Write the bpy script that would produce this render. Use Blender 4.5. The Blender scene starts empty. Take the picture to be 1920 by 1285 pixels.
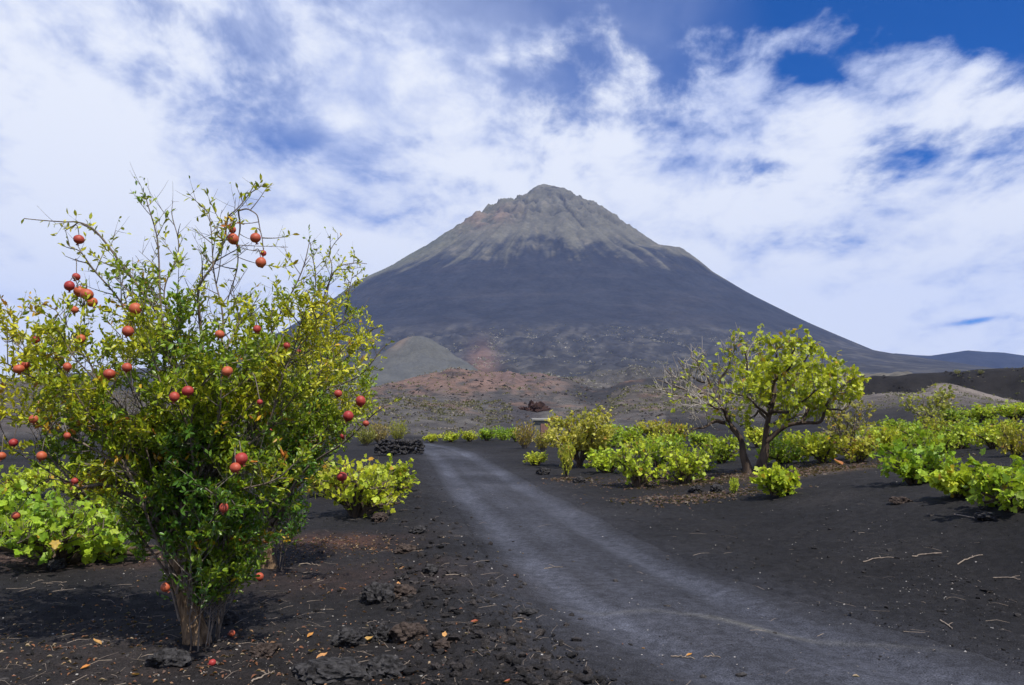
import bpy, math
import numpy as np
from mathutils import Vector, Matrix

# ------------------------------------------------------------------ camera, sky, sun, exposure
scene = bpy.context.scene
W, H, F = 1920.0, 1285.0, 1536.0          # photograph size and focal length in its pixels
HORIZON = 770.0
CAM_Z = 1.6
PITCH = math.atan((HORIZON - H / 2) / F)
CP, SP = math.cos(PITCH), math.sin(PITCH)

cam_data = bpy.data.cameras.new('camera')
cam = bpy.data.objects.new('camera', cam_data)
scene.collection.objects.link(cam)
cam.location = (0, 0, CAM_Z)
cam.rotation_euler = (math.pi / 2 + PITCH, 0, 0)
cam_data.sensor_width = 36.0
cam_data.lens = 36.0 * F / W
cam_data.clip_start = 0.05
cam_data.clip_end = 40000
scene.camera = cam

SUN_DIR = Vector((0.34, -0.50, 1.0)).normalized()      # towards the sun: high, behind the camera to the right
SUN_EL = math.asin(SUN_DIR.z)
SUN_AZ = math.atan2(SUN_DIR.x, SUN_DIR.y)

sun_data = bpy.data.lights.new('sun', 'SUN')
sun_data.energy = 4.6
sun_data.angle = math.radians(0.55)
sun_data.color = (1.0, 0.955, 0.88)
sun = bpy.data.objects.new('sun', sun_data)
scene.collection.objects.link(sun)
sun.rotation_euler = SUN_DIR.to_track_quat('Z', 'Y').to_euler()

scene.view_settings.view_transform = 'Standard'
scene.view_settings.look = 'None'
scene.view_settings.exposure = 0.22
scene.view_settings.gamma = 1.0
scene.view_settings.use_curve_mapping = False
scene.cycles.max_bounces = 6
scene.cycles.transparent_max_bounces = 4
scene.cycles.volume_bounces = 0
scene.cycles.use_denoising = True


class NT:
    """small helper around a node tree"""
    def __init__(self, tree):
        self.t = tree
        tree.nodes.clear()

    def n(self, kind, **kw):
        nd = self.t.nodes.new(kind)
        ins = kw.pop('ins', {})
        for k, v in kw.items():
            setattr(nd, k, v)
        for k, v in ins.items():
            self.put(nd.inputs[k], v)
        return nd

    def put(self, sock, v):
        if isinstance(v, bpy.types.NodeSocket):
            self.t.links.new(v, sock)
        elif isinstance(v, bpy.types.Node):
            self.t.links.new(v.outputs[0], sock)
        else:
            sock.default_value = v

    def math(self, op, a, b=0.0, c=0.0, clamp=False):
        nd = self.n('ShaderNodeMath', operation=op, use_clamp=clamp)
        self.put(nd.inputs[0], a); self.put(nd.inputs[1], b); self.put(nd.inputs[2], c)
        return nd.outputs[0]

    def vmath(self, op, a, b=(0, 0, 0)):
        nd = self.n('ShaderNodeVectorMath', operation=op)
        self.put(nd.inputs[0], a)
        self.put(nd.inputs[1], b)
        return nd.outputs[0]

    def smooth(self, x, lo, hi, a=0.0, b=1.0):
        nd = self.n('ShaderNodeMapRange', interpolation_type='SMOOTHSTEP')
        self.put(nd.inputs['Value'], x)
        for k, v in (('From Min', lo), ('From Max', hi), ('To Min', a), ('To Max', b)):
            self.put(nd.inputs[k], v)
        return nd.outputs[0]

    def mix(self, f, a, b, blend='MIX'):
        nd = self.n('ShaderNodeMix', data_type='RGBA', blend_type=blend)
        self.put(nd.inputs[0], f); self.put(nd.inputs[6], a); self.put(nd.inputs[7], b)
        return nd.outputs[2]

    def noise(self, vec, scale, detail=4, rough=0.5, dist=0.0, lac=2.0):
        nd = self.n('ShaderNodeTexNoise', noise_dimensions='3D')
        self.put(nd.inputs['Vector'], vec)
        nd.inputs['Scale'].default_value = scale
        nd.inputs['Detail'].default_value = detail
        nd.inputs['Roughness'].default_value = rough
        nd.inputs['Lacunarity'].default_value = lac
        nd.inputs['Distortion'].default_value = dist
        return nd.outputs[0]


def pix_dir(px, py):
    """world direction through a pixel of the photograph, with y = 1"""
    px = np.asarray(px, float); py = np.asarray(py, float)
    s = (H / 2 - py) / F
    y = CP - s * SP
    return (px - W / 2) / F / y, (SP + s * CP) / y


def at(px, py, Y):
    u, v = pix_dir(px, py)
    return np.array([u * Y, Y, CAM_Z + v * Y])


def to_pix(x, y, z):
    z = z - CAM_Z
    d = y * CP + z * SP
    up = -y * SP + z * CP
    return W / 2 + F * x / d, H / 2 - F * up / d


# ---- world: clear Nishita blue behind a broken sheet of altocumulus
world = bpy.data.worlds.new('World')
scene.world = world
world.use_nodes = True
nt = NT(world.node_tree)
sky = nt.n('ShaderNodeTexSky', sky_type='NISHITA', sun_disc=False, sun_elevation=SUN_EL, sun_rotation=SUN_AZ,
           altitude=1700.0, air_density=1.0, dust_density=0.3, ozone_density=3.0)
blue = nt.mix(1.0, sky.outputs[0], (0.0, 0.42, 1.02, 1), 'MULTIPLY')      # the deep polarised blue of the clear gaps
geo = nt.n('ShaderNodeTexCoord').outputs['Generated']
sep = nt.n('ShaderNodeSeparateXYZ', ins={0: geo})
dx, dy, dz = sep.outputs
zc = nt.math('ADD', nt.math('MAXIMUM', dz, 0.0), 0.30)
cx, cy = nt.math('DIVIDE', dx, zc), nt.math('DIVIDE', dy, zc)
plane = nt.n('ShaderNodeCombineXYZ', ins={0: cx, 1: nt.math('MULTIPLY', cy, 0.8), 2: 0.37}).outputs[0]      # point on the cloud layer
warp = nt.n('ShaderNodeTexNoise', ins={'Vector': plane, 'Scale': 2.2, 'Detail': 3.0}).outputs['Color']
wv = nt.n('ShaderNodeVectorMath', operation='SCALE', ins={0: nt.vmath('SUBTRACT', warp, (0.5, 0.5, 0.5))})
wv.inputs['Scale'].default_value = 0.16
pw = nt.vmath('ADD', plane, wv.outputs[0])
nA = nt.noise(nt.vmath('ADD', pw, (3.1, 1.7, 0)), 2.4, 5, 0.55)           # broad banks
nB = nt.noise(nt.vmath('ADD', pw, (8.4, 5.2, 0)), 7.5, 8, 0.60, 0.0)      # tufts
amp = nt.smooth(dz, 0.12, 0.42, 0.55, 1.0)                                 # tufts smear together towards the horizon
dens = nt.math('ADD', nt.math('MULTIPLY', nt.math('SUBTRACT', nA, 0.5), 0.85), nt.math('MULTIPLY', nt.math('MULTIPLY', nt.math('SUBTRACT', nB, 0.5), 1.25), amp))
# the sheet is seen ever more edge-on towards the horizon and closes up there
elev = nt.smooth(dz, 0.10, 0.50, 0.80, 0.47)
dens = nt.math('ADD', dens, elev)
# large openings in the sheet (direction tangents u = x/y, v = z/y, front half only)
ysafe = nt.math('MAXIMUM', dy, 0.05)
u_, v_ = nt.math('DIVIDE', dx, ysafe), nt.math('DIVIDE', dz, ysafe)
front = nt.smooth(dy, 0.05, 0.4)
def opening(px, py, rx, ry, amount, tilt=0.0):
    global dens
    u0, v0 = pix_dir(px, py)
    c, s = math.cos(math.radians(tilt)), math.sin(math.radians(tilt))
    du, dv = nt.math('SUBTRACT', u_, float(u0)), nt.math('SUBTRACT', v_, float(v0))
    a = nt.math('MULTIPLY', nt.math('ADD', nt.math('MULTIPLY', du, c), nt.math('MULTIPLY', dv, s)), F / rx)
    b = nt.math('MULTIPLY', nt.math('SUBTRACT', nt.math('MULTIPLY', dv, c), nt.math('MULTIPLY', du, s)), F / ry)
    r2 = nt.math('ADD', nt.math('MULTIPLY', a, a), nt.math('MULTIPLY', b, b))
    g = nt.math('EXPONENT', nt.math('MULTIPLY', r2, -1.0))
    dens = nt.math('SUBTRACT', dens, nt.math('MULTIPLY', nt.math('MULTIPLY', g, amount), front))
for o in ((1800, 10, 420, 95, 0.42, -10), (1330, 0, 230, 50, 0.22), (430, 50, 240, 50, 0.08, -22), (540, 180, 75, 90, 0.16, 30), (500, 225, 100, 35, 0.10, -15),
          (890, -5, 170, 36, 0.26), (1860, 262, 190, 40, 0.26), (1730, 298, 100, 28, 0.14), (1530, 140, 150, 24, 0.17, -15), (600, 265, 80, 28, 0.12, -15), (1040, 148, 70, 32, 0.12), (1300, 308, 60, 18, 0.16),
          (330, 130, 150, 45, 0.07, -30), (1820, 603, 60, 7, 0.32, 8), (962, 316, 30, 12, .18), (0, 310, 80, 40, .10),
          (0, 40, 130, 140, -0.05), (150, 260, 360, 100, -0.11, -20), (800, 140, 150, 80, -0.08), (1000, 290, 320, 80, -0.06)):
    opening(*o)
cover = nt.smooth(dens, 0.33, 0.66)
veil = nt.math('MULTIPLY', nt.smooth(nA, 0.36, 0.62, 0.22, 0.58), nt.smooth(u_, 0.10, 0.34, 1.0, 0.0))     # thin high cloud over the left of the sky
cover = nt.math('ADD', cover, nt.math('MULTIPLY', nt.math('SUBTRACT', 1.0, cover), nt.math('MULTIPLY', veil, front)))
shade = nt.noise(nt.vmath('ADD', pw, (1.3, 9.2, 0.0)), 3.2, 5, 0.5)
thick = nt.smooth(nt.math('ADD', dens, nt.math('MULTIPLY', nt.math('SUBTRACT', shade, 0.5), nt.smooth(dz, 0.05, 0.35, 0.25, 0.60))), 0.47, 0.82)
ccol = nt.mix(thick, (5.0, 5.7, 7.9, 1), (8.2, 8.5, 9.1, 1))
skycol = nt.mix(nt.math('MULTIPLY', cover, 0.98), blue, ccol)
bg = nt.n('ShaderNodeBackground', ins={'Color': skycol, 'Strength': 0.1})
world.cycles.sampling_method = 'MANUAL'
world.cycles.sample_map_resolution = 256
nt.n('ShaderNodeOutputWorld', ins={'Surface': bg.outputs[0]})

# ------------------------------------------------------------------ helpers
rng = np.random.default_rng(7)
COL = scene.collection


def hash2(ix, iy, seed):
    h = (ix.astype(np.int64) * 374761393 + iy.astype(np.int64) * 668265263 + seed * 974711) & 0xffffffff
    h = ((h ^ (h >> 13)) * 1274126177) & 0xffffffff
    return (h ^ (h >> 16)) & 0xffffffff


def perlin(x, y, seed=0):
    x = np.asarray(x, float); y = np.asarray(y, float)
    ix, iy = np.floor(x), np.floor(y)
    fx, fy = x - ix, y - iy
    ix = ix.astype(np.int64); iy = iy.astype(np.int64)
    sx, sy = fx * fx * fx * (fx * (fx * 6 - 15) + 10), fy * fy * fy * (fy * (fy * 6 - 15) + 10)
    def g(a, b, dx_, dy_):
        th = hash2(a, b, seed) * (2 * math.pi / 4294967296.0)
        return np.cos(th) * dx_ + np.sin(th) * dy_
    n00, n10 = g(ix, iy, fx, fy), g(ix + 1, iy, fx - 1, fy)
    n01, n11 = g(ix, iy + 1, fx, fy - 1), g(ix + 1, iy + 1, fx - 1, fy - 1)
    return ((n00 * (1 - sx) + n10 * sx) * (1 - sy) + (n01 * (1 - sx) + n11 * sx) * sy) * 1.5


def fbm(x, y, oct=4, seed=0, gain=0.5):
    s, a, t = 0.0, 1.0, 0.0
    for i in range(oct):
        s = s + a * perlin(x * 2 ** i + 17.3 * i, y * 2 ** i - 9.1 * i, seed + i)
        t += a
        a *= gain
    return s / t


def ss(x, a, b):
    t = np.clip((np.asarray(x, float) - a) / (b - a), 0, 1)
    return t * t * (3 - 2 * t)


def mesh(name, V, Fs, mat, parent=None, col=None, smooth=False, data_only=False):
    V = np.ascontiguousarray(V, dtype=np.float32)
    if not isinstance(Fs, (list, tuple)):
        Fs = [Fs]
    Fs = [np.asarray(f, dtype=np.int32) for f in Fs if len(f)]
    me = bpy.data.meshes.new(name)
    me.vertices.add(len(V))
    me.vertices.foreach_set('co', V.ravel())
    tot = sum(f.size for f in Fs)
    me.loops.add(tot)
    me.loops.foreach_set('vertex_index', np.concatenate([f.ravel() for f in Fs]))
    sizes = np.concatenate([np.full(len(f), f.shape[1], dtype=np.int32) for f in Fs])
    starts = np.concatenate([[0], np.cumsum(sizes)[:-1]]).astype(np.int32)
    me.polygons.add(len(sizes))
    me.polygons.foreach_set('loop_start', starts)
    me.polygons.foreach_set('use_smooth', np.full(len(sizes), smooth, dtype=bool))
    me.update(calc_edges=True)
    if col is not None:
        at_ = me.attributes.new('col', 'FLOAT_COLOR', 'POINT')
        c = np.ones((len(V), 4), dtype=np.float32)
        c[:, :3] = col
        at_.data.foreach_set('color', c.ravel())
    if mat is not None:
        me.materials.append(mat)
    if data_only:
        return me
    return link(name, me, parent)


def link(name, data, parent=None):
    o = bpy.data.objects.new(name, data)
    COL.objects.link(o)
    if parent is not None:
        o.parent = parent
    return o


def tag(o, label=None, cat=None, group=None, kind=None):
    if label: o['label'] = label
    if cat: o['category'] = cat
    if group: o['group'] = group
    if kind: o['kind'] = kind
    return o


def empty(name, loc, rz=0.0, scale=1.0):
    o = bpy.data.objects.new(name, None)
    COL.objects.link(o)
    o.location = loc
    o.rotation_euler = (0, 0, rz)
    o.scale = (scale,) * 3
    o.empty_display_size = 0.2
    return o


class MB:
    """collects pieces into one mesh"""
    def __init__(self):
        self.V, self.T, self.Q, self.C, self.n = [], [], [], [], 0

    def add(self, V, Fc, col=None):
        V = np.asarray(V, float)
        Fc = np.asarray(Fc, dtype=np.int64) + self.n
        (self.T if Fc.shape[1] == 3 else self.Q).append(Fc)
        self.V.append(V)
        if col is not None:
            col = np.asarray(col, float)
            self.C.append(np.broadcast_to(col, (len(V), 3)) if col.ndim == 1 else col)
        self.n += len(V)

    def build(self, name, mat, parent=None, off=None, smooth=False, data_only=False):
        V = np.concatenate(self.V)
        if off is not None:
            V = V - np.asarray(off)
        Fs = []
        if self.T: Fs.append(np.concatenate(self.T))
        if self.Q: Fs.append(np.concatenate(self.Q))
        C = np.concatenate(self.C) if self.C else None
        return mesh(name, V, Fs, mat, parent, C, smooth, data_only)


def unit(v):
    v = np.asarray(v, float)
    return v / np.maximum(np.linalg.norm(v, axis=-1, keepdims=True), 1e-9)


def tube(P, R, k=6, flute=None):
    P = np.asarray(P, float)
    n = len(P)
    R = np.broadcast_to(np.asarray(R, float), (n,))
    T = unit(np.gradient(P, axis=0))
    a = np.array([1.0, 0, 0]) if abs(T[0][0]) < 0.8 else np.array([0, 1.0, 0])
    N = np.zeros_like(P)
    v = unit(np.cross(T[0], a))
    for i in range(n):
        v = v - T[i] * np.dot(v, T[i])
        v = v / max(np.linalg.norm(v), 1e-9)
        N[i] = v
    B = np.cross(T, N)
    ang = np.arange(k) * 2 * math.pi / k
    rad = np.ones((n, k)) if flute is None else flute(np.linspace(0, 1, n)[:, None], ang[None, :])
    V = P[:, None] + (R[:, None] * rad)[..., None] * (np.cos(ang)[None, :, None] * N[:, None] + np.sin(ang)[None, :, None] * B[:, None])
    i = np.arange(n - 1)[:, None] * k
    j = np.arange(k)[None, :]
    j2 = (j + 1) % k
    Q = np.stack([i + j, i + j2, i + k + j2, i + k + j], -1).reshape(-1, 4)
    return V.reshape(-1, 3), Q


def spline(K, n):
    """Catmull-Rom through the knots"""
    K = np.asarray(K, float)
    K = np.concatenate([[2 * K[0] - K[1]], K, [2 * K[-1] - K[-2]]])
    m = len(K) - 3
    t = np.linspace(0, m, n)
    i = np.minimum(t.astype(int), m - 1)
    f = (t - i)[:, None]
    a, b, c, d = K[i], K[i + 1], K[i + 2], K[i + 3]
    return 0.5 * (2 * b + (c - a) * f + (2 * a - 5 * b + 4 * c - d) * f ** 2 + (3 * b - a - 3 * c + d) * f ** 3)


# leaf templates: x across, y along, z up; unit length
LEAF_NARROW = (np.array([[0, 0, 0], [.17, .28, .05], [.20, .62, .05], [0, 1, -.06], [-.20, .62, .05], [-.17, .28, .05]]),
               np.array([[0, 1, 2], [0, 2, 3], [0, 3, 4], [0, 4, 5]]))
_a = [(.0, .02, 0), (.30, -.10, .02), (.33, .16, .07), (.56, .36, -.03), (.30, .52, .06), (.27, .78, .01), (0, 1.0, -.08),
      (-.27, .78, .01), (-.30, .52, .06), (-.56, .36, -.03), (-.33, .16, .07), (-.30, -.10, .02), (0, .42, -.01)]
LEAF_BROAD = (np.array(_a, float), np.array([[i, (i + 1) % 12, 12] for i in range(12)]))


def leaf_frames(D, N):
    D = unit(D)
    X = unit(np.cross(D, N))
    Z = np.cross(X, D)
    return X, D, Z


def leaf_batch(T, P, D, N, S, C):
    X, Y, Z = leaf_frames(D, N)
    tv, tf = T
    V = P[:, None] + S[:, None, None] * (tv[None, :, 0:1] * X[:, None] + tv[None, :, 1:2] * Y[:, None] + tv[None, :, 2:3] * Z[:, None])
    m = len(tv)
    Fc = (np.arange(len(P)) * m)[:, None, None] + tf[None]
    return V.reshape(-1, 3), Fc.reshape(-1, 3), np.repeat(C, m, axis=0)


# ------------------------------------------------------------------ materials
def principled(name, build):
    m = bpy.data.materials.new(name)
    m.use_nodes = True
    t = NT(m.node_tree)
    out = t.n('ShaderNodeOutputMaterial')
    sh = build(t)
    t.t.links.new(sh, out.inputs['Surface'])
    return m


def bsdf(t, color, rough=0.8, spec=0.3, normal=None):
    b = t.n('ShaderNodeBsdfPrincipled')
    t.put(b.inputs['Base Color'], color)
    t.put(b.inputs['Roughness'], rough)
    b.inputs['Specular IOR Level'].default_value = spec
    if normal is not None:
        t.put(b.inputs['Normal'], normal)
    return b.outputs[0]


def bump(t, h, strength, dist):
    return t.n('ShaderNodeBump', ins={'Strength': strength, 'Distance': dist, 'Height': h}).outputs[0]


def mat_soil(t):
    col = t.n('ShaderNodeAttribute', attribute_name='col').outputs['Color']
    pos = t.n('ShaderNodeNewGeometry').outputs['Position']
    n1 = t.noise(pos, 90, 3, 0.65)
    n2 = t.noise(pos, 11, 5, 0.6)
    n3 = t.noise(pos, 320, 2, 0.6)
    k = t.math('MULTIPLY', t.smooth(n1, 0.3, 0.75, 0.45, 1.6), t.smooth(n2, 0.28, 0.72, 0.7, 1.3))
    k = t.math('MULTIPLY', k, t.smooth(n3, 0.35, 0.75, 0.75, 1.45))
    n4 = t.noise(pos, 0.22, 7, 0.68)
    k = t.math('MULTIPLY', k, t.smooth(n4, 0.30, 0.70, 0.62, 1.38))
    c = t.mix(1.0, col, t.n('ShaderNodeCombineColor', ins={0: k, 1: k, 2: k}).outputs[0], 'MULTIPLY')
    h = t.math('ADD', t.math('MULTIPLY', n1, 0.5), t.math('ADD', t.math('MULTIPLY', n3, 0.3), n2))
    return bsdf(t, c, 0.93, 0.18, bump(t, h, 0.8, 0.02))


def mat_rockslope(scale, amp):
    def f(t):
        col = t.n('ShaderNodeAttribute', attribute_name='col').outputs['Color']
        pos = t.n('ShaderNodeNewGeometry').outputs['Position']
        n1 = t.noise(pos, scale, 6, 0.62)
        n2 = t.noise(pos, scale * 6, 4, 0.6)
        k = t.math('MULTIPLY', t.smooth(n1, 0.25, 0.75, 1 - amp, 1 + amp), t.smooth(n2, 0.25, 0.75, 1 - amp * .8, 1 + amp * .8))
        c = t.mix(1.0, col, t.n('ShaderNodeCombineColor', ins={0: k, 1: k, 2: k}).outputs[0], 'MULTIPLY')
        return bsdf(t, c, 0.95, 0.1, bump(t, t.math('ADD', n1, t.math('MULTIPLY', n2, .25)), 0.55, 0.6 / scale * .25))
    return f


def mat_leaf(transl, rough=0.42):
    def f(t):
        col = t.n('ShaderNodeAttribute', attribute_name='col').outputs['Color']
        rnd = t.n('ShaderNodeObjectInfo').outputs['Random']
        pos = t.n('ShaderNodeNewGeometry').outputs['Position']
        hs = t.n('ShaderNodeHueSaturation', ins={'Hue': t.smooth(rnd, 0, 1, 0.488, 0.512), 'Value': t.smooth(t.noise(pos, 45, 2), .3, .7, .8, 1.18), 'Color': col}).outputs[0]
        a = bsdf(t, hs, rough, 0.45)
        tr = t.n('ShaderNodeBsdfTranslucent', ins={'Color': t.mix(0.35, hs, (0.62, 0.62, 0.03, 1), 'MIX')}).outputs[0]
        return t.n('ShaderNodeMixShader', ins={0: transl, 1: a, 2: tr}).outputs[0]
    return f


def mat_bark(c0, c1, sc=18):
    def f(t):
        pos = t.n('ShaderNodeNewGeometry').outputs['Position']
        mp = t.n('ShaderNodeMapping', ins={'Vector': pos, 'Scale': (1, 1, 0.25)}).outputs[0]
        n1 = t.noise(mp, sc, 5, 0.65)
        n2 = t.noise(mp, sc * 4, 3, 0.6)
        return bsdf(t, t.mix(t.smooth(n1, .3, .7), c0 + (1,), c1 + (1,)), 0.88, 0.2, bump(t, t.math('ADD', n1, t.math('MULTIPLY', n2, .4)), 0.8, 0.02))
    return f


def mat_fruit(t):
    tc = t.n('ShaderNodeTexCoord').outputs['Object']
    rnd = t.n('ShaderNodeObjectInfo').outputs['Random']
    off = t.n('ShaderNodeCombineXYZ', ins={0: t.math('MULTIPLY', rnd, 40.0)}).outputs[0]
    p = t.vmath('ADD', tc, off)
    n1 = t.noise(p, 22, 4, 0.6)
    n2 = t.noise(p, 160, 3, 0.6)
    k = t.math('ADD', n1, t.math('MULTIPLY', t.math('SUBTRACT', rnd, 0.5), 0.42))
    c = t.mix(t.smooth(k, .36, .62), (0.33, 0.022, 0.026, 1), (0.47, 0.100, 0.040, 1))
    c = t.mix(t.smooth(n2, .56, .74, 0, 0.65), c, (0.20, 0.07, 0.035, 1))
    n5 = t.noise(p, 9, 3, 0.6)
    c = t.mix(t.smooth(n5, .52, .68, 0, .45), c, (0.36, 0.15, 0.05, 1))
    return bsdf(t, c, 0.52, 0.4, bump(t, n2, 0.15, 0.003))


def mat_lava(c0, c1, sc=24):
    def f(t):
        pos = t.n('ShaderNodeNewGeometry').outputs['Position']
        n1 = t.noise(pos, sc, 6, 0.65)
        n2 = t.noise(pos, sc * 5, 4, 0.65)
        return bsdf(t, t.mix(t.smooth(n1, .35, .68), c0 + (1,), c1 + (1,)), 0.93, 0.15, bump(t, t.math('ADD', n1, t.math('MULTIPLY', n2, .5)), 0.9, 0.025))
    return f


def mat_plain(c, rough=0.85, amp=0.35, sc=12):
    def f(t):
        pos = t.n('ShaderNodeNewGeometry').outputs['Position']
        n1 = t.noise(pos, sc, 5, 0.6)
        d = tuple(x * (1 - amp) for x in c); e = tuple(min(1, x * (1 + amp)) for x in c)
        return bsdf(t, t.mix(t.smooth(n1, .3, .7), d + (1,), e + (1,)), rough, 0.25, bump(t, n1, 0.4, 0.02))
    return f


M = {}
M['soil'] = principled('black_sand', mat_soil)
M['volcano'] = principled('ash_slope', mat_rockslope(0.010, 0.22))
M['cone'] = principled('cinder', mat_rockslope(0.05, 0.16))
M['leaf_small'] = principled('pomegranate_leaf', mat_leaf(0.30, 0.38))
M['leaf_broad'] = principled('broad_leaf', mat_leaf(0.38, 0.5))
M['bark_old'] = principled('old_bark', mat_bark((0.07, 0.042, 0.024), (0.34, 0.225, 0.125), 26))
M['bark_grey'] = principled('grey_bark', mat_bark((0.10, 0.075, 0.055), (0.25, 0.20, 0.155), 22))
M['bark_twig'] = principled('twig_bark', mat_bark((0.13, 0.105, 0.085), (0.26, 0.22, 0.18), 40))
M['bark_dark'] = principled('dark_bark', mat_bark((0.045, 0.032, 0.024), (0.12, 0.085, 0.06), 10))
M['bark_pale'] = principled('pale_bark', mat_bark((0.24, 0.21, 0.18), (0.42, 0.38, 0.33), 14))
M['fruit'] = principled('pomegranate_rind', mat_fruit)
M['calyx'] = principled('pomegranate_calyx', mat_plain((0.30, 0.085, 0.045), 0.6, 0.4, 90))
M['lava'] = principled('black_lava', mat_lava((0.014, 0.013, 0.013), (0.075, 0.071, 0.071)))
M['lava_brown'] = principled('brown_lava', mat_lava((0.030, 0.022, 0.018), (0.10, 0.075, 0.062)))
M['lava_red'] = principled('red_lava', mat_lava((0.022, 0.013, 0.012), (0.075, 0.044, 0.038), 1.2))
M['litter'] = principled('dead_leaf', mat_leaf(0.15, 0.8))
M['drytwig'] = principled('dry_twig', mat_plain((0.27, 0.215, 0.165), 0.85, 0.3, 50))
M['plaster'] = principled('plaster', mat_plain((0.17, 0.165, 0.14), 0.9, 0.2, 3))
M['slab'] = principled('roof_slab', mat_plain((0.30, 0.29, 0.26), 0.9, 0.2, 3))
M['door'] = principled('door_wood', mat_plain((0.20, 0.11, 0.09), 0.7, 0.2, 5))
M['opening'] = principled('dark_glass', mat_plain((0.02, 0.02, 0.025), 0.3, 0.2, 5))

# ------------------------------------------------------------------ terrain
RY = np.array([-60, 0, 2, 3.8, 5.2, 6.5, 7.9, 10.7, 16.4, 24, 31, 36, 41, 48, 60, 90, 4000.])
RX = np.array([14, 3.9, 3.2, 2.5, 1.85, 1.38, 1.0, .52, -.32, -1.35, -2.35, -3.4, -5.2, -9.0, -17, -40, -4000.])
_yy = np.concatenate([np.linspace(-60, 4, 60), np.linspace(4.2, 60, 300), np.linspace(61, 4000, 60)])
_rx = np.interp(_yy, RY, RX)
_k = np.ones(9) / 9
_sm = np.convolve(np.pad(_rx[60:360], 4, mode='edge'), _k, 'valid')
_rx[64:356] = _sm[4:-4]


def road_c(y):
    return np.interp(y, _yy, _rx)


def road_hw(y):
    return np.interp(y, [0, 4, 6.5, 8, 11, 40, 60], [1.6, 1.5, 1.22, 1.08, 0.98, 0.95, 1.1])


def ridge_z(px, d, D, Lf, Lb, pts, p=1.35):
    X, Y = zip(*pts)
    py = np.interp(px, X, Y)
    fade = ss(px, X[0] - 60, X[0]) * (1 - ss(px, X[-1], X[-1] + 60))
    _, v = pix_dir(960, py)
    zc = (CAM_Z + v * D) * fade
    t = np.where(d < D, (D - d) / Lf, (d - D) / Lb)
    return zc * np.exp(-np.abs(t) ** p)


RIDGES = [
    (170, 105, 60, [(-900, 716), (-100, 716), (40, 717), (150, 728), (320, 736), (600, 741), (700, 740), (800, 742), (890, 748), (925, 765), (955, 800)]),
    (420, 170, 120, [(600, 745), (690, 730), (760, 714), (830, 702), (900, 698), (960, 700), (1010, 704), (1060, 713), (1120, 729), (1190, 748)]),
    (350, 60, 45, [(872, 738), (900, 716), (930, 702), (956, 698), (985, 702), (1005, 714), (1025, 738)]),
    (150, 45, 30, [(1040, 800), (1085, 778), (1120, 752), (1160, 726), (1195, 715), (1235, 722), (1290, 736), (1340, 748), (1450, 756), (1560, 760)]),
    (320, 80, 100, [(1020, 750), (1090, 741), (1140, 728), (1170, 714), (1220, 707), (1300, 711), (1400, 709), (1540, 706), (1640, 700), (1720, 706), (1800, 712)]),
    (205, 14, 60, [(1560, 735), (1600, 716), (1640, 709), (1690, 710), (1750, 707), (1850, 704), (1920, 701), (2100, 699), (2700, 700)]),
    (125, 60, 70, [(1480, 760), (1600, 745), (1700, 739), (1800, 744), (1900, 757), (2000, 766), (2300, 768)]),
    (140, 12, 14, [(1690, 745), (1725, 735), (1750, 727), (1785, 726), (1815, 733), (1850, 743), (1890, 750), (1925, 760)]),
    (780, 90, 110, [(1060, 712), (1120, 698), (1180, 690), (1240, 694), (1300, 704), (1360, 716)]),
    (560, 70, 60, [(1000, 722), (1035, 712), (1070, 708), (1110, 714), (1150, 728)]),
    (240, 40, 35, [(690, 752), (760, 742), (820, 738), (870, 741), (930, 752), (990, 766)]),
    (110, 22, 20, [(930, 800), (965, 776), (1000, 762), (1030, 758), (1065, 766), (1100, 790)]),
]


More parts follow.
